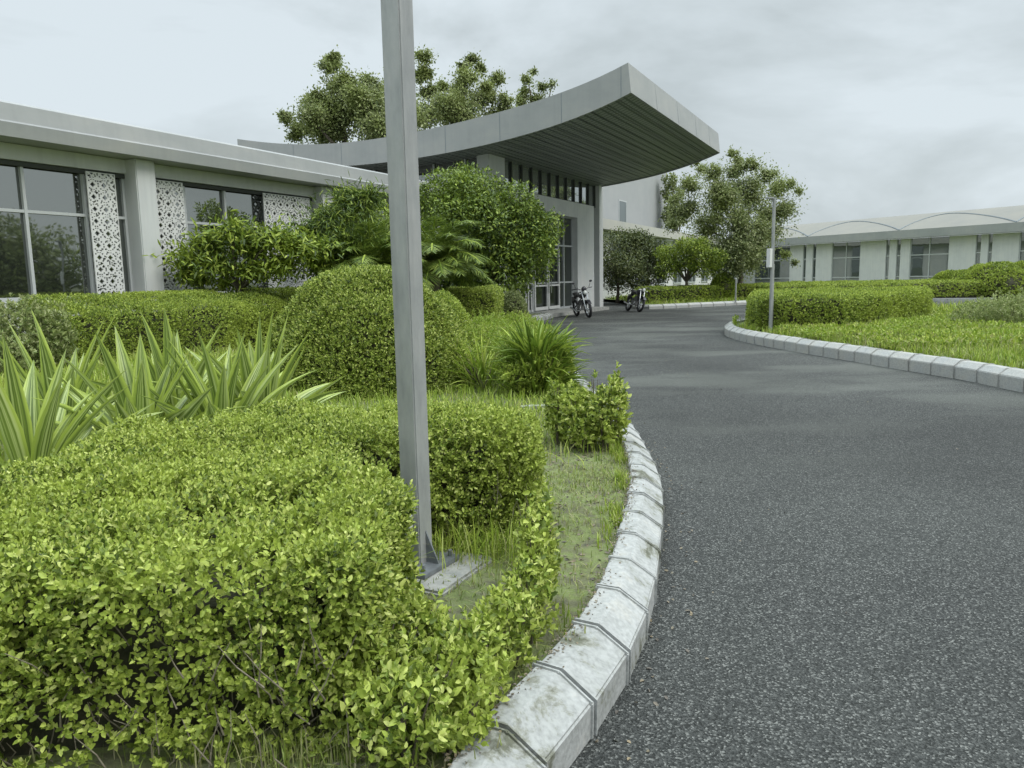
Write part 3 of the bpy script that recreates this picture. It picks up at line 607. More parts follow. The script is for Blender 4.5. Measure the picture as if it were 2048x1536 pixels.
# wing beyond the entrance
fwg, off = wing_thing('far_wing', 'long low wing with white panels continuing beyond the entrance behind small trees', 'building', -16, 60)
b = MB(off); b.box(-30, -16.3, 37.8, 88, 0, 4.38); b.build('wall', M['wall'], fwg)
b = MB(off); b.box(-16.4, -15.55, 37.8, 88.2, 4.41, 5.02); b.build('fascia', M['wall_warm'], fwg)
b = MB(off); b.add([(-15.6, 37.8, 5.0), (-15.6, 88.2, 5.0), (-21, 88.2, 6.2), (-21, 37.8, 6.2), (-30, 88.2, 6.2), (-30, 37.8, 6.2)], [(0, 1, 2, 3), (3, 2, 4, 5)]); b.build('roof', M['roofsheet'], fwg)
for i in range(9):
    u = 41.5 + i * 5.2
    window(fwg, off, -16.26, u, u + 2.6, .9, 4.3, [u + 1.3], [2.9], 'farglass', .05, .08)
# right wing, facing the lawn
B0 = gz(2048, 463, 4.41)[:2]; DR = np.array([-.49522, .86877]); 
RR = math.atan2(-DR[0], DR[1])      # local y runs along the wall away from us, local -x faces the lawn
rw = thing('round_roof_wing', 'low white building on the right with scalloped pale roof and slit windows', 'building', (B0[0], B0[1], 0), RR)
off = (0, 0, 0); SE = 31.0
b = MB(off); prev = -16.0
opens = [(-12.2, -8.7), (-6.2, -5.8), (-5.3, -4.9), (-3.3, .28), (2.3, 2.62), (3.2, 3.6), (5.8, 9.3), (10.2, 10.58), (11.27, 11.62), (14.24, 17.37), (19.2, 19.6), (20.4, 20.76), (22.4, 27.2)]
for a, c in opens: b.box(.0, .3, prev, a, 0, 4.38); prev = c
b.box(0, .3, prev, SE, 0, 4.38); b.box(.3, 12, -16, SE, 0, 4.3); b.build('wall', M['wall'], rw)
for a, c in opens:
    wd = c - a; wt = MB(); n0 = .12
    wt.box(n0 - .04, n0, a, c, 2.87, 2.95); wt.box(n0 - .04, n0, a, c, .98, 1.06)
    for q in (a, c - .03): wt.box(n0 - .038, n0, q, q + .03, 0, 4.38)
    if wd > 2:
        wt.box(n0 - .05, n0, (a + c) / 2 - .04, (a + c) / 2 + .04, 0, 2.87); wt.box(n0 - .05, n0, (a + c) / 2 - .04, (a + c) / 2 + .04, 2.95, 4.38)
        for q in (a, c - .07): wt.box(n0 - .052, n0, q, q + .07, 0, 4.38)
    wn = wt.build('window', M['frame'], rw); p = MB(); p.box(n0 + .003, n0 + .01, a, c, 0, 4.38); p.build('pane', M['farglass'], wn)
b = MB(); b.box(-.75, .3, -16.3, SE + .5, 4.41, 5.12); b.build('fascia', M['panel'], rw)
# roof: scalloped shells, each bay a shallow vault meeting its neighbour in a valley
def roofz(s, x):
    return 5.1 + 1.8 * max(0, min(1, (x + .7) / 6.0)) ** .9
b = MB(); ns, nx = 120, 10
S_ = [-16.3 + i * (SE + 16.8) / ns for i in range(ns + 1)]; X_ = [-.72 + j * 11.5 / nx for j in range(nx + 1)]
b.add([(x, s, roofz(s, x) if x < 5 else roofz(s, 5)) for s in S_ for x in X_], [(i * (nx + 1) + j, (i + 1) * (nx + 1) + j, (i + 1) * (nx + 1) + j + 1, i * (nx + 1) + j + 1) for i in range(ns) for j in range(nx)])
rf = b.build('roof', M['roofsheet'], rw, smooth=True)
b = MB()
for kbay in (-2, -1, 0, 1, 2):                          # arched seams
    s0 = .3 + kbay * 9.75; pts = []
    for i in range(25):
        t = i / 24; s = s0 + t * 9.75
        if -16 < s < SE: x = -.6 + 4.7 * (1 - abs(2 * t - 1) ** 1.7); s += (x + .6) * .68; pts.append((x, s, roofz(s, x) + .01))
    if len(pts) > 2: b.tube(pts, .06, 6)
b.build('arched_seam', M['rib'], rf)

# ------------------------------------------------------------------ lamp posts
def add_near_post():
    x, y = -.487, 3.6; z0 = .2; a = math.radians(60); hw = .0535
    o = thing('lamp_post', 'tall square galvanised steel post rising out of the near hedge', 'post', (x, y, z0), a)
    b = MB(); b.box(-hw, hw, -hw, hw, 0, 4.6); b.build('pole', M['steel'], o, bevel=.006)
    b = MB(); b.box(-.15, .15, -.15, .15, -.01, .012); b.build('base_plate', M['darksteel'], o, bevel=.002)
    for k in range(4):
        c, s = math.cos(k * math.pi / 2), math.sin(k * math.pi / 2); g = MB()
        tri = [(hw, .0), (hw + .075, .0), (hw, .16)]
        vs = [((r * c - t * s), (r * s + t * c), z + .012) for t in (-.004, .004) for r, z in tri]
        g.add(vs, [(0, 1, 2), (5, 4, 3), (0, 3, 4, 1), (1, 4, 5, 2), (2, 5, 3, 0)]); g.build('gusset', M['darksteel'], o)
    for k in range(4):
        c, s = (.115 if k in (0, 3) else -.115), (.115 if k < 2 else -.115); g = MB(); g.tube([(c, s, .01), (c, s, .045)], .011, 6); g.build('bolt', M['darksteel'], o)
    hp = MB(); hp.box(hw, hw + .004, -.035, .035, .62, .92); hp.build('access_cover', M['steel'], o, bevel=.001)
    kn = MB(); kn.ball((hw + .008, -.002, .88), .008, 8, 6); kn.build('lock', M['darksteel'], o)
    jb = MB(); jb.box(-hw - .03, -hw - .002, -.02, .02, .2, .32); jb.build('junction_box', M['white'], o, bevel=.004)
    p = MB(); p.box(-.25, .25, -.25, .25, -.2, -.012)
    pl = p.build('plinth', M['concrete'], bevel=.012); pl.location = (x + .04, y - .02, z0); pl.rotation_euler = (0, 0, a + .05)
    props(pl, 'square concrete plinth under the near steel post', 'plinth')
add_near_post()
bx, by, _ = gz(1541, 667, .2)
lp = thing('lamp_post', 'slender steel lamp post with a pale box beside the clipped hedge', 'lamp post', (bx, by, .2), math.radians(20))
b = MB(); b.tube([(0, 0, 0), (0, 0, 1.6)], .048, 10); b.tube([(0, 0, 1.6), (0, 0, 3.08)], .038, 10); b.build('pole', M['steel'], lp, smooth=False)
b = MB(); b.box(-.09, .09, -.09, .09, 0, .02); b.build('base_plate', M['darksteel'], lp)
for s_ in (-1,):
    b = MB(); b.tube([(0, 0, 3.0), (.12 * s_, 0, 3.07)], .014, 6); b.box(min(.05 * s_, .21 * s_), max(.05 * s_, .21 * s_), -.06, .06, 3.06, 3.1); b.build('lamp_head', M['panel'], lp, bevel=.006)
b = MB(); b.box(-.13, -.05, -.06, .06, 1.52, 1.95); b.build('control_box', M['white'], lp, bevel=.008)
bx, by, _ = gz(1471, 604, .17)
b = MB(); b.tube([(0, 0, 0), (0, 0, 1.15)], .04, 8); b.ball((0, 0, 1.17), .05, 8, 6); o = b.build('bollard', M['steel']); o.location = (bx, by, .15); props(o, 'thin grey bollard post at the far kerb under the tree', 'bollard')

# rails by the entrance
def rail(px, py, dpt, w_, h_, label):
    p = at(px, py, dpt); o = thing('handrail', label, 'handrail', (p[0], p[1], .12), RZ)
    for y_ in (0, w_): b = MB(); b.tube([(0, y_, 0), (0, y_, h_)], .035, 8); b.build('post', M['white'], o)
    b = MB(); b.box(-.03, .03, -.03, w_ + .03, h_, h_ + .06); b.build('rail', M['white'], o)
rail(992, 600, 30.0, .85, 1.15, 'short white tubular rail seen just above the box hedge')
rail(1040, 600, 31.0, .8, 1.2, 'short white tubular rail beside the entrance glazing')
rail(1052, 620, 31.6, .55, .9, 'low white rail with thick posts at the entrance step')

# ------------------------------------------------------------------ motorcycles
def motorcycle(label, loc, rz, lean, fairing):
    o = thing('motorcycle', label, 'motorcycle', loc, rz); o.rotation_euler = (0, lean, rz); o.scale = (1.1, 1.1, 1.1)     # y forward
    for yw, nm in ((.66, 'front_wheel'), (-.64, 'rear_wheel')):
        t = MB(); t.torus((0, yw, .31), (1, 0, 0), .26, .052); wh = t.build(nm, M['rubber'], o, smooth=True)
        r = MB(); r.torus((0, yw, .31), (1, 0, 0), .215, .016, 24, 6); r.tube([(-.06, yw, .31), (.06, yw, .31)], .04, 8)
        for k in range(6): a = k * math.pi / 3; r.tube([(0, yw, .31), (0, yw + .21 * math.cos(a), .31 + .21 * math.sin(a))], .009, 5)
        r.build('rim', M['chrome'], wh)
    f = MB(); 
    for s_ in (-1, 1): f.tube([(.075 * s_, .66, .31), (.085 * s_, .42, .92)], [.024, .022], 8)
    f.build('fork', M['chrome'], o)
    f = MB(); f.tube([(0, .42, .86), (0, .2, .62), (0, .12, .3), (0, -.25, .27), (0, -.3, .55), (0, .3, .74)], .025, 6); f.tube([(0, -.3, .5), (.09, -.64, .31)], .022, 6); f.tube([(0, -.3, .5), (-.09, -.64, .31)], .022, 6); f.build('frame', M['blackpaint'], o)
    e = MB(); e.box(-.12, .12, -.2, .16, .26, .46); e.box(-.08, .08, -.02, .16, .44, .62)
    for k in range(5): e.box(-.1, .1, -.03, .17, .47 + k * .03, .482 + k * .03)
    e.build('engine', M['grime'], o, bevel=.01)
    e = MB(); e.tube([(.1, .15, .45), (.14, .2, .26), (.15, -.2, .24), (.16, -.78, .34)], [.02, .022, .03, .042], 8); e.build('exhaust', M['chrome'], o, smooth=True)
    t = MB(); t.ball((0, .17, .8), (.14, .27, .13), 14, 8); t.build('fuel_tank', M['blackpaint'], o, smooth=True)
    t = MB(); t.ball((0, -.28, .78), (.13, .36, .065), 12, 6); t.ball((0, -.5, .84), (.12, .22, .06), 10, 6); t.build('seat', M['seatvinyl'], o, smooth=True)
    t = MB()
    for i in range(9):
        a0, a1 = math.radians(35 + i * 13), math.radians(48 + i * 13); y0, z0, y1, z1 = .66 + .34 * math.cos(a0), .31 + .34 * math.sin(a0), .66 + .34 * math.cos(a1), .31 + .34 * math.sin(a1)
        t.add([(-.06, y0, z0), (.06, y0, z0), (.06, y1, z1), (-.06, y1, z1)], [(0, 1, 2, 3)])
    t.build('front_mudguard', M['blackpaint'], o)
    t = MB(); t.tube([(0, -.55, .72), (0, -.88, .62), (0, -.98, .48)], [.07, .06, .03], 8); t.ball((0, -.9, .68), (.05, .04, .035), 8, 6); t.build('rear_mudguard', M['blackpaint'], o)
    t = MB(); t.tube([(-.36, .26, 1.04), (-.2, .36, 1.05), (0, .42, .96), (.2, .36, 1.05), (.36, .26, 1.04)], .014, 6); t.tube([(-.38, .24, 1.04), (-.26, .31, 1.045)], .02, 6); t.tube([(.38, .24, 1.04), (.26, .31, 1.045)], .02, 6); t.build('handlebar', M['blackpaint'], o)
    t = MB(); t.ball((0, .5, .9), (.085, .075, .095), 12, 8); 
    if fairing: t.ball((0, .47, 1.02), (.1, .06, .1), 10, 6)
    hl = t.build('headlight', M['blackpaint'], o, smooth=True)
    t = MB(); t.ball((0, .55, .9), (.07, .035, .075), 12, 6); t.build('lens', M['lampglass'], hl, smooth=True)
    for s_ in (-1, 1):
        t = MB(); t.tube([(.24 * s_, .32, 1.05), (.31 * s_, .34, 1.24)], .008, 5); t.ball((.33 * s_, .34, 1.27), (.06, .015, .04), 8, 6); t.build('mirror', M['blackpaint'], o)
        t = MB(); t.ball((.17 * s_, .47, .88), (.035, .03, .03), 8, 6); t.build('indicator', M['lampglass'], o)
    t = MB(); t.tube([(-.06, -.05, .27), (-.22, .02, .02)], .012, 5); t.build('side_stand', M['blackpaint'], o)
p = gz(1166, 634, 0); motorcycle('black motorcycle parked beside the white pier of the entrance, front wheel turned to the drive', (p[0], p[1], 0), math.radians(-166), math.radians(7), True)
p = gz(1266, 623, 0); motorcycle('black motorcycle leaning on its stand before the dark round trees', (p[0], p[1], 0), math.radians(-168), math.radians(-16), False)

# ------------------------------------------------------------------ near hedges
H1 = [[(-.42, 2.1), (-.44, 2.6), (-.5, 3.02), (-.72, 3.3), (-.8, 3.75), (-2.3, 3.4), (-3.4, 2.2), (-3.4, 1.75), (-2.0, 1.86), (-1.0, 2.0)],
      [(-.75, 3.72), (-.1, 3.82), (.12, 3.9), (.14, 4.62), (-.5, 4.72), (-1.5, 4.95), (-2.3, 3.9), (-2.3, 3.4)]]
hz = Zb
def thin1(P):                                           # a few gaps in the top and a sparse lower skirt
    t = np.ones(len(P)); 
    for hx, hy, hr in ((-1.17, 2.62, .1), (-1.0, 2.45, .09), (-1.3, 2.9, .06), (-1.75, 2.35, .07), (-.75, 2.3, .06), (-1.45, 2.3, .05)): t = t * (1 - np.clip(1.5 * np.exp(-(((P[:, 0] - hx) / hr) ** 2 + ((P[:, 1] - hy) / (hr * .8)) ** 2)), 0, .97))
    t = t * np.clip(1.15 - .75 * wob(P, 9.0, 3), .12, 1)
    return t * np.clip(.55 + .45 * (P[:, 2] - hz - .05) / .4, .5, 1)
near_hedge = hedge('hedge', 'big bright yellow-green leafy hedge filling the near left, wrapped round the steel post', 'hedge', H1, hz, .82, 56000, .027, k=7, m='hedge', r=.13, amp=.05, sc=7.5, depth=.14, ins=.22, loc=(-1.2, 3.0, hz), width=.56, thin=thin1, jit=.6)
tw = MB((-1.2, 3.0, hz))                                # bare shoots and dead twigs among the leaves
for i in range(230):
    x, y = random.uniform(-2.2, -.45), random.uniform(2.02, 2.2)
    if i % 4 == 0: x, y = random.uniform(-.5, .1), random.uniform(3.85, 4.0)
    p0 = Vector((x, y, hz + random.uniform(0, .35))); d_ = Vector((random.gauss(0, .5), random.gauss(-.25, .3), 1)).normalized() * random.uniform(.08, .2)
    tw.tube([p0, p0 + d_ * .5 + Vector((random.gauss(0, .01), 0, 0)), p0 + d_], [.0028, .002, .001], 4, cap=False)
tw.build('branches', M['deadtwig'], near_hedge)
# low scraggy hedge in front of the plinth
def sprig_hedge(name, label, spots, leaf, n, m, z0, cat='shrub', width=.55, k=6, stems=True, group=None):
    """spots: (x, y, radius, height) tufts, all one plant"""
    S = np.array(spots, float); loc = (float(S[:, 0].mean()), float(S[:, 1].mean()), z0); o = thing(name, label, cat, loc, 0, group)
    wgt = S[:, 2] ** 2 * S[:, 3]; idx = rng.choice(len(S), n, p=wgt / wgt.sum()); d = nrm(rng.normal(size=(n, 3))); rr = rng.uniform(.35, 1, n) ** .6 * (1 + .2 * wob(d * 3, 2))
    c = S[idx]; h = c[:, 3] / 2
    P = np.stack([c[:, 0] + d[:, 0] * rr * c[:, 2], c[:, 1] + d[:, 1] * rr * c[:, 2], z0 + h + d[:, 2] * rr * h + .02], 1); P = P[P[:, 2] > z0 + .02]
    dd_ = P - np.array([0, 0, 0]); A = nrm(d[:len(P)] * .6 + np.array([0, 0, .8]) + rng.normal(0, .3, P.shape))
    lp_, ld, ln, ll2 = sprigs(P, A, k, leaf, jit=.6); V, Fc = leaves(lp_ - np.array(loc), ld, ln, ll2, ll2 * width); mesh_np('foliage', V, Fc, M[m], o)
    if stems:
        b = MB(loc)
        for x, y, r, hh in spots:
            for q in range(5):
                a = random.uniform(0, 6.28); e = random.uniform(.3, .8) * r
                b.tube([(x + .2 * e * math.cos(a), y + .2 * e * math.sin(a), z0 - .02), (x + .6 * e * math.cos(a), y + .6 * e * math.sin(a), z0 + hh * .45), (x + e * math.cos(a), y + e * math.sin(a), z0 + hh * .85)], [.006, .005, .002], 5)
        b.build('stem', M['bark'], o)
    return o
sprig_hedge('shrub', 'low straggly bright shrub growing round the concrete plinth of the near post', [(.1, 3.15, .1, .5), (-.2, 2.12, .13, .22), (-.35, 2.06, .15, .3), (-.52, 2.95, .13, .46), (-.55, 2.62, .16, .4), (-.38, 2.5, .16, .34), (-.25, 2.42, .14, .27), (-.12, 2.5, .13, .26), (-.02, 2.62, .12, .3), (.05, 2.8, .11, .35), (.09, 3.0, .1, .42), (-.16, 2.3, .13, .26), (-.3, 2.22, .15, .28), (-.5, 2.3, .16, .36)], .034, 2500, 'hedge', Zb)
sprig_hedge('shrub', 'small forked bright shrub standing alone at the left kerb', [(.68, 6.3, .16, .42), (.84, 6.2, .14, .6), (.44, 6.45, .18, .52), (.58, 6.05, .12, .3), (.62, 6.15, .1, .3), (.52, 6.2, .16, .5), (.76, 6.1, .14, .52), (.7, 6.35, .07, .66), (.9, 6.3, .06, .7), (.38, 6.35, .07, .6)], .05, 950, 'hedge', Zb)
# dome and box shrubs behind
def dome(name, label, c, rad, n, leaf, m, depth=.07, amp=.025, sc=5, k=5, detail=False, cat='topiary', z0=None):
    z0 = c[2] - rad[2] if z0 is None else z0
    o = thing(name, label, cat, (c[0], c[1], z0)); f = ell_sdf(c, rad, amp, sc)
    P, G = shell(f, np.array(c) - np.array(rad) - .1, np.array(c) + np.array(rad) + .1, n, depth, zmin=z0)
    A = G * .8 + np.array([0, 0, .35]) + rng.normal(0, .35, P.shape); lp_, ld, ln, l2 = sprigs(P, A, k, leaf, jit=.6)
    V, Fc = leaves(lp_ - np.array((c[0], c[1], z0)), ld, ln, l2, l2 * .55, detail=detail); mesh_np('foliage', V, Fc, M[m], o)
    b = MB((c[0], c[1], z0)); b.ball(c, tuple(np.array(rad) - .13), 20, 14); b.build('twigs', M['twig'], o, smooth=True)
    return o
dome('topiary', 'large clipped dome of small leaves directly behind the steel post', (-1.97, 10.3, .15), (1.42, 1.35, 1.63), 28000, .045, 'dome', z0=Zb, amp=.045, depth=.1)
p = at(880, 600, 13.2); dome('topiary', 'smaller rounded clipped bush just right of the big dome', (p[0], p[1], .15), (.62, .8, 1.2), 8000, .038, 'hedge_dark', z0=Zb, cat='bush')
a = gz(890, 668, .15); c_ = gz(1012, 662, .15)
hedge('hedge', 'short box-shaped hedge between the dome and the entrance', 'hedge', [[(a[0], a[1] - .4), (c_[0] - .25, c_[1] - .6), (c_[0] - .1, c_[1] + .6), (a[0], a[1] + 1.2)]], Zb, 1.32, 7000, .06, k=5, m='hedge', r=.15, amp=.05, sc=3, detail=False)
p = gz(1028, 655, .15); dome('bush', 'small dull grey-green bush at the end of the box hedge', (p[0], p[1] + 1, .6), (.4, .5, .6), 1500, .07, 'tree_g', z0=Zb, cat='bush')
# long hedge along the glass wing
def frp(n, u): return fr(n, u)[:2]
hedge('hedge', 'long clipped hedge running below the glass bays of the office wing', 'hedge', [[frp(-12.5, 8.0), frp(-12.4, 12), frp(-12.5, 18.6), frp(-14.2, 18.8), frp(-14.3, 12), frp(-14.2, 8.2)]], Zb, 1.3, 44000, .05, k=5, m='hedge_dark', r=.3, amp=.1, sc=2.8, depth=.12, detail=False, cores=[([frp(-12.75, 8.3), frp(-12.7, 18.3), frp(-13.3, 18.3), frp(-13.3, 8.3)], .93), ([frp(-13.3, 8.3), frp(-13.3, 18.3), frp(-13.95, 18.3), frp(-13.95, 8.3)], 1.05)], top=lambda P: np.clip((-12.3 - P[:, :2] @ NV[:2]) * .2, 0, .34) - .16 + .04 * np.sin(P[:, 1] * 1.3))

# ------------------------------------------------------------------ sword-leaved plants
def sword_leaf(Vs, Fs, UVs, base, d, L, W, curl, twist):
    """strap with five columns; d = start direction"""
    d = Vector(d).normalized(); side = d.cross(Vector((0, 0, 1))).normalized(); side = Matrix.Rotation(twist, 3, d) @ side
    p = Vector(base); nseg = 9; b0 = len(Vs); hz_ = Vector((d.x, d.y, 0)).normalized()
    for i in range(nseg + 1):
        t = i / nseg; wdt = W * (.55 + 1.25 * t - .55 * t * t if t < .45 else 0) if t < .45 else W * .99 * (1 - ((t - .45) / .55) ** 1.5)
        wdt = max(wdt, .002); nn2 = side.cross(d).normalized()
        for j in range(5):
            q = (j - 2) / 2; Vs.append(p + side * q * wdt / 2 + nn2 * (q * q) * wdt * .3); UVs.append((j / 4, t * L))
        d = (d + (hz_ * .8 - Vector((0, 0, 1)) * (.4 + t)) * curl / nseg).normalized(); p = p + d * (L / nseg)
    for i in range(nseg):
        for j in range(4): a = b0 + i * 5 + j; Fs.append((a, a + 1, a + 6, a + 5))
def sword_plant(label, loc, n, L, W, upm=.5, group='striped sword-leaved plants in a row'):
    o = thing('agave_plant', label, 'plant', loc, random.uniform(0, 6), group); Vs, Fs, UVs = [], [], []
    for i in range(n):
        a = i * 2.4 + random.uniform(-.3, .3); t = i / n; el = math.radians(85 - 52 * t ** .85 + random.uniform(-8, 8))
        sword_leaf(Vs, Fs, UVs, (math.cos(a) * .03, math.sin(a) * .03, .03 + .1 * (1 - t)), (math.cos(a) * math.cos(el), math.sin(a) * math.cos(el), math.sin(el)), L * random.uniform(.78, 1.08), W * random.uniform(.8, 1.15), random.uniform(.05, .8) * (.3 + t), random.uniform(-.5, .5))
    me = bpy.data.meshes.new('leaf_rosette'); me.from_pydata(Vs, [], Fs); uvl = me.uv_layers.new(name='UVMap')
    for lo in me.loops: uvl.data[lo.index].uv = UVs[lo.vertex_index]
    for pg in me.polygons: pg.use_smooth = True
    link_mesh('leaf_rosette', me, M['striped'], o)
    b = MB(); b.tube([(0, 0, -.03), (0, 0, .16)], [.06, .04], 8); b.build('stem', M['bark'], o)
SW = [((45, 4.6), 'sword-leaved striped plant at the left edge with leaves arching out of frame', 20, 1.12), ((120, 6.0), 'striped sword-leaved plant second from the left, its tallest leaf upright', 20, 1.2),
      ((275, 5.4), 'striped sword-leaved plant in the middle of the row with a dark upright leaf', 22, 1.12), ((345, 6.6), 'striped sword-leaved plant half hidden behind the middle of the row', 18, 1.15),
      ((440, 5.7), 'striped sword-leaved plant to the right of the middle with crossing leaves', 20, 1.14), ((520, 6.3), 'striped sword-leaved plant at the right end, leaves leaning towards the dome', 22, 1.15)]
for (px, dp), lb, n, L in SW:
    p = at(px, 800, dp); sword_plant(lb, (p[0], p[1], Zb), n + 8, L * .93, .145)
# narrow-leaved clump by the kerb
def strap_clump(name, label, loc, n, L, W, m, cat='plant', up_=1.0, spread=1.0):
    o = thing(name, label, cat, loc); Vs, Fs, UVs = [], [], []
    for i in range(n):
        a = random.uniform(0, 6.28); el = math.radians(random.uniform(15, 88)) ; h_ = random.uniform(0, .45) * up_
        r = random.uniform(0, .14) * spread
        sword_leaf(Vs, Fs, UVs, (r * math.cos(a), r * math.sin(a), h_), (math.cos(a) * math.cos(el), math.sin(a) * math.cos(el), math.sin(el)), L * random.uniform(.7, 1.1), W, random.uniform(.2, .9), random.uniform(-.4, .4))
    me = bpy.data.meshes.new('leaves'); me.from_pydata(Vs, [], Fs)
    link_mesh('leaves', me, M[m], o)
    b = MB()
    for k in range(6): a = k * 1.05; b.tube([(0, 0, -.02), (.1 * math.cos(a) * spread, .1 * math.sin(a) * spread, .45 * up_)], [.018, .012], 6)
    b.build('stem', M['bark'], o)
p = gz(1070, 795, Zb); strap_clump('dracaena_plant', 'dense clump of narrow green strap leaves on the left kerb, in front of the drive', (p[0] + .05, p[1] + .35, Zb), 620, .5, .036, 'strap', up_=1.25, spread=2.4)
p = gz(965, 790, Zb); strap_clump('strap_plant', 'thin grassy clump between the near hedge and the strap-leaved clump', (p[0], p[1] + .5, Zb), 170, .55, .022, 'weed', up_=.7, spread=2.6)
p = gz(930, 775, Zb); sprig_hedge('shrub', 'loose light-green weedy shrub at the foot of the clipped dome', [(p[0], p[1], .3, .6), (p[0] + .4, p[1] + .7, .4, .65), (p[0] - .25, p[1] + .8, .35, .5), (p[0] + .2, p[1] + 1.9, .5, .75), (p[0] + .75, p[1] + 2.6, .5, .7), (p[0] + .1, p[1] + 3.4, .6, .8)], .06, 4200, 'weed', Zb, width=.3)
p = gz(1085, 790, Zb); sprig_hedge('shrub', 'twiggy dark-based shrub tangled into the strap-leaved clump beside the kerb', [(p[0], p[1], .28, .55), (p[0] + .15, p[1] + .6, .3, .6), (p[0] - .3, p[1] - .1, .25, .45), (p[0] - .25, p[1] + .6, .3, .65), (p[0] + .25, p[1] + .2, .18, .6)], .045, 2200, 'hedge_dark', Zb, width=.4)
p = gz(1120, 690, Zb); sprig_hedge('shrub', 'low weedy shrub leaning over the left kerb beyond the strap-leaved clump', [(p[0] - .35, p[1] - 3, .35, .5), (p[0] - .5, p[1] - 1.5, .4, .55), (p[0] - .7, p[1] + .5, .5, .55), (p[0] - .95, p[1] + 2.5, .5, .6)], .07, 1800, 'weed', Zb, width=.35)

# ------------------------------------------------------------------ garden trees before the wing
def tree_px(name, label, base_px, depth, blobs_px, n, leaf, width, m, r0, cat='tree', squash=.85, hubz=None, group=None, jitter=.5, sub=0, zb=None, shellb=.45, outward=.6, detail=False, limbs=7):
    """blobs_px: (px, py, radius px) read off the photo at the tree's own depth, then spread in depth to give the crown its thickness"""
    bp = at(base_px, 600, depth); zb = .15 if zb is None else zb; loc = (float(bp[0]), float(bp[1]), zb); o = thing(name, label, cat, loc, 0, group); blobs = []
    W_ = max(b_[2] for b_ in blobs_px)
    for i, (px, py, rp) in enumerate(blobs_px):
        dz = (rng.uniform(-1, 1) * jitter * W_ * 1.8) * depth / F; q = at(px, py, depth + dz); r = rp * (depth + dz) / F; blobs.append((q[0], q[1], q[2], r))
        for s_ in range(sub):
            d = nrm(rng.normal(size=(1, 3)))[0]; blobs.append((q[0] + d[0] * r * .8, q[1] + d[1] * r * .8, q[2] + abs(d[2]) * r * .6, r * rng.uniform(.35, .6)))
    crown(blobs, n, leaf, width, m, o, loc, squash=squash, shellb=shellb, outward=outward, detail=detail)
    zc = np.mean([b_[2] for b_ in blobs]); hub = (loc[0], loc[1], hubz if hubz else zb + (zc - zb) * .55)
    ends = [b_[:3] for b_ in sorted(blobs, key=lambda b_: -b_[3])[:limbs]]
    trunk(o, loc, loc, [hub] + ends, r0); return o
# frangipani-like low tree
tree_px('frangipani_tree', 'low spreading tree with flat tiers of leaves in front of the second glass bay', 480, 17.7,
        [(375, 515, 36), (415, 485, 42), (470, 462, 42), (500, 490, 50), (550, 475, 44), (600, 490, 46), (430, 530, 42), (560, 530, 44), (630, 500, 36), (380, 550, 30), (500, 540, 40), (450, 565, 20), (640, 530, 30), (400, 560, 22)], 9500, .17, .26, 'tree_y', .07, squash=.5, hubz=1.5, shellb=.1, detail=True, jitter=.25)
tree_px('shrub', 'feathery shrub filling the space between the low spreading tree and the palm', 700, 18.6, [(620, 470, 34), (660, 440, 40), (700, 400, 34), (740, 395, 30), (690, 480, 46), (740, 470, 50), (650, 520, 40), (720, 520, 40), (770, 510, 40)], 13000, .2, .12, 'tree_r', .08, cat='shrub', squash=.7, shellb=.15, limbs=5, detail=True, jitter=.3)
# palm clump
def palm(label, px, depth, hgt, nf, L, name='palm_tree'):
    bp = at(px, 600, depth); o = thing(name, label, 'palm', (bp[0], bp[1], .15)); P, D, Nn, Ls = [], [], [], []; rb = MB()
    for i in range(nf):
        a = i * 2.4 + random.uniform(-.2, .2); el = math.radians(85 - 65 * (i / nf) + random.uniform(-8, 8)); d = Vector((math.cos(a) * math.cos(el), math.sin(a) * math.cos(el), math.sin(el)))
        p = Vector((0, 0, hgt)); pts = [p.copy()]; hz_ = Vector((math.cos(a), math.sin(a), 0)); ln = L * random.uniform(.8, 1.1); ns = 22
        for s in range(ns):
            d = (d + (hz_ * .5 - Vector((0, 0, 1.25))) * (1.5 / ns) * (.4 + s / ns)).normalized(); p = p + d * ln / ns; pts.append(p.copy())
            if s > 2:
                side = d.cross(Vector((0, 0, 1))).normalized()
                for sg in (-1, 1):
                    for q in range(4): P.append(p - d * (ln / ns) * q / 4); D.append(side * sg * .8 + d * .7 + Vector((0, 0, -.25)) + Vector((random.gauss(0, .08), random.gauss(0, .08), random.gauss(0, .08)))); Nn.append((side.cross(d) * 1.0)); Ls.append(.5 * math.sin(math.pi * min(1, (s + 3) / (ns + 3))) + .08)
        rb.tube([tuple(x) for x in pts[::4] + [pts[-1]]], [.022] * (len(pts[::4])) + [.006], 5)
    P, D, Nn, Ls = np.array(P), np.array(D), np.array(Nn), np.array(Ls)
    V, Fc = leaves(P, D + rng.normal(0, .14, D.shape), Nn, Ls, .022, detail=False); mesh_np('fronds', V, Fc, M['palm'], o); rb.build('frond_ribs', M['strap'], o)
    t = MB(); t.tube([(0, 0, -.1), (.03, 0, hgt * .5), (0, 0, hgt)], [.16, .12, .13], 10); t.build('trunk', M['bark'], o)
palm('bushy palm with arching fronds just left of and behind the steel post', 745, 18.5, 1.5, 56, 1.8)
palm('drooping palm between the steel post and the round tree', 870, 19.5, 1.7, 60, 1.75)
tree_px('shrub', 'loose leafy shrub behind the palm at the end of the glass bays', 670, 20.5, [(655, 440, 36), (700, 410, 40), (640, 475, 34), (700, 470, 50), (750, 430, 40), (600, 480, 24)], 7000, .1, .5, 'tree_y', .06, cat='shrub', limbs=5)
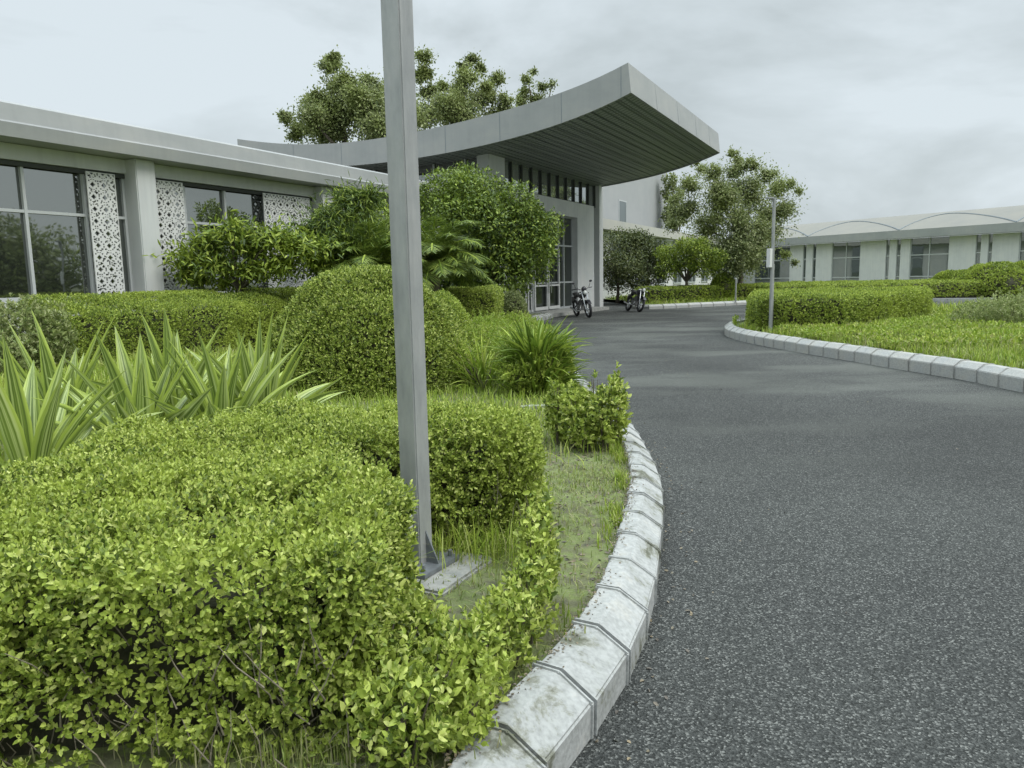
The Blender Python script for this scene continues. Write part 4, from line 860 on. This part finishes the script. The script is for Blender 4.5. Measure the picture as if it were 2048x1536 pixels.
# big round tree in front of the entrance
tree_px('round_tree', 'big dense rounded tree hiding the left half of the entrance', 985, 25, [(900, 395, 62), (950, 400, 66), (1000, 430, 70), (1040, 470, 68), (1062, 520, 50), (960, 470, 90), (900, 460, 70), (900, 530, 60), (1000, 530, 70), (930, 370, 40), (870, 410, 45), (1050, 440, 40), (1085, 480, 26), (880, 570, 50), (940, 580, 50), (1010, 575, 46), (1075, 500, 40)],
        46000, .13, .45, 'tree_r', .2, jitter=.45, squash=.95, shellb=.5, sub=2)
# trees behind the canopy
tree_px('broadleaf_tree', 'large tree with ragged outline rising behind the roof left of the post', 720, 48, [(680, 235, 48), (625, 240, 32), (740, 220, 46), (800, 240, 46), (672, 175, 20), (660, 135, 19), (690, 165, 20), (668, 118, 13), (575, 240, 14), (600, 262, 16), (568, 232, 10), (735, 170, 20), (715, 195, 26), (760, 265, 46), (650, 270, 36), (632, 195, 15), (618, 210, 17), (700, 200, 26), (770, 185, 20), (590, 275, 12)],
        60000, .19, .6, 'tree_g', .35, jitter=.7, sub=7, hubz=6.5, shellb=.2)
tree_px('broadleaf_tree', 'taller thin-topped tree behind the canopy right of the post', 900, 50, [(850, 115, 16), (842, 150, 20), (860, 185, 18), (930, 160, 22), (945, 122, 13), (958, 138, 12), (925, 135, 10), (900, 210, 34), (960, 200, 28), (990, 160, 15), (975, 178, 15), (1010, 205, 16), (850, 235, 32), (920, 245, 40), (1000, 235, 26), (882, 175, 13), (915, 185, 18)],
        36000, .18, .6, 'tree_g', .3, jitter=.8, sub=7, hubz=7.5, shellb=.15)
tree_px('broadleaf_tree', 'small distant treetop peeping over the upswept canopy edge', 1070, 54, [(1055, 160, 11), (1048, 185, 12), (1085, 175, 11), (1105, 168, 8), (1075, 200, 18), (1040, 205, 14), (1066, 145, 7)], 3600, .18, .6, 'tree_g', .2, sub=3, hubz=8, shellb=.15)
# right-hand tree and small trees by the far kerb
tree_px('broadleaf_tree', 'spreading feathery tree standing right of the canopy at the far kerb', 1478, 43, [(1385, 372, 24), (1365, 425, 30), (1425, 350, 22), (1468, 345, 24), (1466, 308, 11), (1480, 322, 12), (1508, 332, 18), (1535, 352, 20), (1500, 395, 44), (1440, 405, 42), (1556, 378, 24), (1598, 384, 9), (1580, 368, 12), (1545, 430, 34), (1480, 455, 48), (1415, 460, 38), (1505, 495, 30), (1445, 505, 34), (1345, 452, 15), (1578, 418, 16), (1392, 325, 10), (1406, 340, 12), (1400, 500, 26), (1470, 540, 22), (1570, 510, 12), (1590, 525, 9), (1345, 400, 12), (1440, 380, 20), (1430, 535, 26), (1500, 530, 26), (1470, 500, 40), (1530, 470, 34)],
        62000, .15, .5, 'tree_g', .16, jitter=.7, sub=3, hubz=2.6, shellb=.15)
for px, lb, bl in ((1235, 'dark rounded small tree nearest the entrance post', [(1215, 500, 40), (1250, 495, 42), (1222, 540, 42), (1262, 535, 42), (1240, 560, 38), (1200, 530, 34)]), (1295, 'dark rounded small tree between the entrance and the feathery tree', [(1285, 505, 42), (1318, 525, 38), (1300, 550, 38), (1275, 498, 38), (1275, 555, 36)])):
    tree_px('small_tree', lb, px, 43, bl, 11000, .14, .5, 'tree_d', .09, jitter=.5, sub=2, hubz=1.6, group='small rounded trees along the far kerb')
tree_px('small_tree', 'lighter green small tree with twin trunks left of the feathery tree', 1372, 41, [(1360, 515, 36), (1392, 508, 36), (1340, 535, 30), (1405, 530, 32), (1428, 518, 24), (1375, 492, 24), (1335, 505, 22)], 8000, .14, .5, 'tree_y', .1, jitter=.5, sub=2, hubz=1.3, group='small rounded trees along the far kerb')
tree_px('broadleaf_tree', 'dull tree glimpsed behind the edge of the tall block', 1350, 75, [(1345, 390, 22), (1352, 430, 26), (1340, 360, 14)], 2500, .3, .6, 'tree_g', .2, hubz=4)

# ------------------------------------------------------------------ right-hand hedges, bushes, lawn
hedge('hedge', 'clipped hedge block with a flat top beside the slender far lamp post', 'hedge', [[(6.15, 19.6), (5.98, 18.2), (6.35, 17.1), (7.6, 17.2), (9.4, 18.7), (11.75, 20.9), (11.9, 22.4), (10.0, 23.6), (7.2, 22.2)]], .2, 1.08, 26000, .06, k=5, m='hedge_dark', r=.16, amp=.05, sc=2.6, depth=.1, detail=False)
hedge('hedge', 'low long hedge in the middle of the lawn behind the flat-topped block', 'hedge', [[(13.5, 37), (17.5, 36.2), (22.2, 38.1), (26.5, 39.6), (27.5, 42), (20, 45), (13.5, 42)]], .2, 1.0, 17000, .1, k=5, m='hedge_dark', r=.2, amp=.05, sc=1.5, depth=.12, detail=False)
a, c_ = gz(1295, 607, .17), gz(1500, 598, .17)
hedge('hedge', 'low hedge along the far kerb under the small trees', 'hedge', [[(a[0], a[1]), (c_[0], c_[1]), (c_[0] + 6, c_[1] + 4), (c_[0] + 5, c_[1] + 6), (c_[0] - 1, c_[1] + 2), (a[0] - .4, a[1] + 1.6)]], .17, .95, 9000, .1, k=5, m='hedge_dark', r=.15, amp=.05, sc=2, detail=False)
for px, py, dp, rx, rz_, lb in ((1908, 558, 41, 1.25, 1.0, 'rounded bush before the white building, the lowest of the three'), (1990, 556, 40, 1.7, 1.25, 'rounded bush at the right edge before the white building'), (2062, 556, 41, 1.5, 1.3, 'bush cut by the right edge of the picture')):
    p = at(px, py, dp); dome('bush', lb, (p[0], p[1], .55), (rx, rx, rz_), 4200, .11, 'hedge_dark', z0=.25, cat='bush', amp=.17, sc=2.4)
p = gz(2015, 660, .2); sprig_hedge('shrub', 'loose grey-green weedy bush on the lawn at the right edge', [(p[0], p[1], .6, .8), (p[0] - .6, p[1] + .5, .4, .55), (p[0] + .8, p[1] + .4, .6, .85), (p[0] + .2, p[1] + 1.2, .6, .7)], .07, 1800, 'pale', .2, width=.35)
p = gz(1462, 600, .2); dome('bush', 'yellowish small bush at the foot of the feathery tree', (p[0], p[1] + 1.5, .7), (.7, .7, .9), 1600, .12, 'tree_y', z0=.2, cat='bush', amp=.1, sc=2)
p = at(45, 640, 12.3); sprig_hedge('shrub', 'pale variegated shrub before the left end of the glass bays', [(p[0], p[1], .5, 1.25), (p[0] + .35, p[1] + .1, .4, 1.2), (p[0] - .6, p[1], .5, 1.05), (p[0] + .1, p[1] - .6, .4, .7)], .08, 2200, 'pale', Zb, width=.4)

def in_poly(P, poly): return poly_sd(np.concatenate([P, np.zeros((len(P), 1))], 1), poly) < 0
def scatter(poly, lo, hi, n, dens=None):
    P = rng.uniform(lo, hi, (n * 3, 2)); P = P[in_poly(P, poly)]
    if dens is not None: P = P[rng.uniform(size=len(P)) < dens(P)]
    return P[:n]
def blades(name, label, P, z, L, W, m, lean=.45, cat='grass'):
    n = len(P); P3 = np.concatenate([P, np.full((n, 1), z)], 1); ls = (L * rng.uniform(.4, 1.25, n))[:, None]; W2 = (W * rng.uniform(.7, 1.3, n) / 2)[:, None]
    ang = rng.uniform(0, 6.28, n)[:, None]; O = np.concatenate([np.cos(ang), np.sin(ang), 0 * ang], 1); S = np.concatenate([-np.sin(ang), np.cos(ang), 0 * ang], 1)
    le = np.abs(rng.normal(0, lean, n))[:, None]; R_ = []
    for t, wd in ((0, .7), (.4, 1), (.75, .7), (1, .08)):
        c = P3 + ls * (O * le * t * t + np.array([0, 0, 1.]) * t * (1 - .35 * np.minimum(le, 1) * t)); R_ += [c - S * W2 * wd, c + S * W2 * wd]
    V = np.stack(R_, 1).reshape(-1, 3); b_ = np.arange(n)[:, None] * 8
    Fc = np.concatenate([b_ + np.array([[0, 1, 3, 2]]), b_ + np.array([[2, 3, 5, 4]]), b_ + np.array([[4, 5, 7, 6]])], 0)
    o = mesh_np(name, V, Fc, M[m]); return props(o, label, None, None, 'stuff')
def w3(P, s, o=0): return wob(np.concatenate([P, np.zeros((len(P), 1))], 1), s, o)
blades('grass', 'lush ground cover between the sword-leaved plants and the long hedge', scatter(BEDL, (-9, 5.5), (-2.4, 15), 30000), Zb, .22, .014, 'weed', lean=.6)
hn = lambda P: np.clip(.38 + .5 * w3(P, 2.6), .02, 1)
blades('grass', 'short sparse grass and moss on the bare soil inside the left kerb', np.concatenate([scatter(BEDL, (-.8, 1.8), (1.2, 8), 15000, hn), scatter(BEDL, (-3, 6), (1.2, 22), 14000, hn)]), Zb, .045, .005, 'grass', lean=.9)
blades('grass', 'dense rough grass between the dome and the left kerb', scatter(BEDL, (-2.5, 5.4), (1.0, 24), 26000, lambda P: np.clip((P[:, 1] - 5.2) / 2.5, 0, 1)), Zb, .15, .009, 'weed', lean=.6)
# taller fringe along the kerb
fr_pts = []
for p, q in zip(ll_, nl_):
    if 2.6 < p.y < 10.5:
        den = .4 if p.y < 4.2 else 1.6
        if wob(np.array([[p.x, p.y, 0]]), 2.2)[0] < -.1: continue
        for k in range(int(120 * den)): s_ = abs(random.gauss(0, .045)); fr_pts.append((p.x + q.x * (.23 + s_) + random.uniform(-.15, .15) * q.y, p.y + q.y * (.23 + s_) + random.uniform(-.19, .19)))
blades('grass', 'bright tall grass fringe along the inside of the left kerb', np.array(fr_pts), Zb, .085, .006, 'weed', lean=.45)
blades('grass', 'thin long grass tufts in the shade beside the plinth', rng.normal((-.2, 3.72), (.16, .1), (420, 2)), Zb, .22, .005, 'weed', lean=.7)
blades('grass', 'weedy grass at the foot of the near hedge', np.concatenate([rng.normal((-.7, 2.08), (.22, .03), (300, 2)), rng.normal((.04, 3.7), (.05, .2), (240, 2))]), Zb, .11, .004, 'grass', lean=.4)
# lawn right: lush weeds
LR = lambda P: np.clip(.45 + .6 * w3(P, 1.9, 2), .06, 1)
hp = [(5.9, 20.0), (5.9, 17.0), (7.6, 17.0), (9.4, 18.5), (11.9, 20.7), (12.1, 22.6), (10, 23.8), (7, 22.4)]
P = scatter(BEDR, (5.5, 8), (18, 24), 100000, LR); P = P[~in_poly(P, hp)]
blades('grass', 'lush tall grass over the lawn on the right', P, .2, .2, .016, 'weed', lean=.5)
P = scatter(BEDR, (9, 20), (34, 46), 26000, LR); P = P[~in_poly(P, hp)]
blades('grass', 'distant rough grass behind the flat-topped hedge', P, .2, .3, .035, 'weed', lean=.5)
P = scatter(BEDR, (5.5, 8), (18, 24), 26000, lambda P: np.clip(w3(P, 2.7, 6) * 1.3, 0, 1)); P = P[~in_poly(P, hp)]
blades('grass', 'dry straw-coloured seed stalks among the lawn grass', P, .2, .26, .008, 'grass', lean=.5)
# broadleaf ground cover below the hedge
P = scatter(BEDR, (6, 10), (17, 23), 17000, lambda P: np.clip(w3(P, 1.9, 5) * 1.1 + .25, 0, 1) * (P[:, 1] > 12.6 - (P[:, 0] - 6.5) * .1)); P = P[~in_poly(P, hp)]
P3 = np.concatenate([P, rng.uniform(.26, .42, (len(P), 1))], 1); A = nrm(np.array([0, 0, 1.]) + rng.normal(0, .4, P3.shape)); lp_, ld, ln, l2 = sprigs(P3, A, 5, .09, spread=1.1, jit=.6)
V, Fc = leaves(lp_, ld, ln, l2, l2 * .5, detail=False); props(mesh_np('undergrowth', V, Fc, M['weed']), 'yellow-green ground cover at the foot of the flat-topped hedge', None, None, 'stuff')
P = scatter(BEDF, (4.5, 35), (34, 60), 16000, None); blades('grass', 'rough grass on the far verge', P, .17, .22, .03, 'weed', lean=.5)
# moss and dirt creeping over the inner edge of the kerb
Q = []
for p, q in zip(ll_, nl_):
    if 1.6 < p.y < 9:
        for k in range(int(75 * max(0, wob(np.array([[p.x, p.y, 0]]), 3.1, 4)[0] + .75))): a_ = .235 - abs(random.gauss(0, .035)); t_ = random.uniform(-.2, .2); Q.append((p.x + q.x * a_ + t_ * q.y, p.y + q.y * a_ - t_ * q.x, .222))
Q = np.array(Q); D = np.concatenate([rng.normal(size=(len(Q), 2)), rng.normal(0, .25, (len(Q), 1))], 1)
V, Fc = leaves(Q, D, np.array([0, 0, 1.]) + rng.normal(0, .4, Q.shape), .014 * rng.uniform(.4, 1.3, len(Q)), .009); props(mesh_np('litter', V, Fc, M['litter']), 'dirt and moss crumbs creeping over the inner edge of the left kerb', None, None, 'stuff')
# dead leaves and crumbs of earth
P = scatter(BEDL, (-.7, 2.0), (1.15, 7.5), 1500, lambda P: np.clip(w3(P, 3.3, 7) * 1.2 + .1, 0, 1)); P3 = np.concatenate([P, np.full((len(P), 1), Zb + .004)], 1); D = np.concatenate([rng.normal(size=(len(P), 2)), rng.normal(0, .2, (len(P), 1))], 1)
V, Fc = leaves(P3, D, np.array([0, 0, 1.]) + rng.normal(0, .4, P3.shape), .03 * rng.uniform(.4, 1.2, len(P)), .014); props(mesh_np('litter', V, Fc, M['litter']), 'dead leaves and crumbs scattered on the bare soil', None, None, 'stuff')
Q = []
for p, q in zip(ll_, nl_):
    if 2 < p.y < 16:
        for k in range(9): a_ = abs(random.gauss(0, .09)) + .01; Q.append((p.x - q.x * a_ + random.uniform(-.2, .2) * q.y, p.y - q.y * a_ + random.uniform(-.2, .2), .004))
for k in range(90): Q.append((random.uniform(1.2, 6), random.uniform(3, 18), .004))
Q = np.array(Q); D = np.concatenate([rng.normal(size=(len(Q), 2)), rng.normal(0, .15, (len(Q), 1))], 1)
V, Fc = leaves(Q, D, np.array([0, 0, 1.]) + rng.normal(0, .35, Q.shape), .028 * rng.uniform(.3, 1.2, len(Q)), .013); props(mesh_np('litter', V, Fc, M['litter']), 'dry leaves and grit blown along the kerb on the asphalt', None, None, 'stuff')
# broken edging strips
def strip(a, c, z, wd, label):
    a, c = Vector(a), Vector(c); t = (c - a).normalized(); nn2 = Vector((-t.y, t.x, 0)) * wd / 2
    b = MB(a); b.prism([tuple((a + nn2))[:2], tuple((a - nn2))[:2], tuple((c - nn2))[:2], tuple((c + nn2))[:2]], z - .1, z + .04)
    o = b.build('edging_strip', M['kerb']); o.location = (a.x, a.y, 0); 
    props(o, label, 'edging')
p, q = gz(1040, 812, Zb + .04), gz(1122, 808, Zb + .04); strip((p[0], p[1], 0), (q[0], q[1], 0), Zb, .1, 'thin white edging strip across the bed behind the near hedge')
p, q = gz(1715, 693, .25), gz(1890, 687, .25); strip((p[0], p[1], 0), (q[0], q[1], 0), .22, .14, 'broken pale strip lying in the lawn near the right kerb')
p, q = gz(1860, 599, .25), gz(1990, 598, .25); strip((p[0], p[1], 0), (q[0], q[1], 0), .26, .3, 'pale edging strip in front of the low long hedge')

# trees across the drive, behind the photographer: they show only mirrored in the glass
wb = []
for i in range(110):
    a = i / 109; x = 19 + 22 * math.sin(a * 2.2) + rng.uniform(-2, 2); y = -26 + 46 * a
    if y > 4: x = max(x, 34)
    wb.append((x + 6, y, rng.uniform(1.5, 6.2), rng.uniform(2.4, 3.8)))
o = crown(wb, 120000, .38, .6, 'tree_g', None, (0, 0, 0), name='woods'); props(o, 'line of trees across the drive, mirrored in the glass bays', None, None, 'stuff')
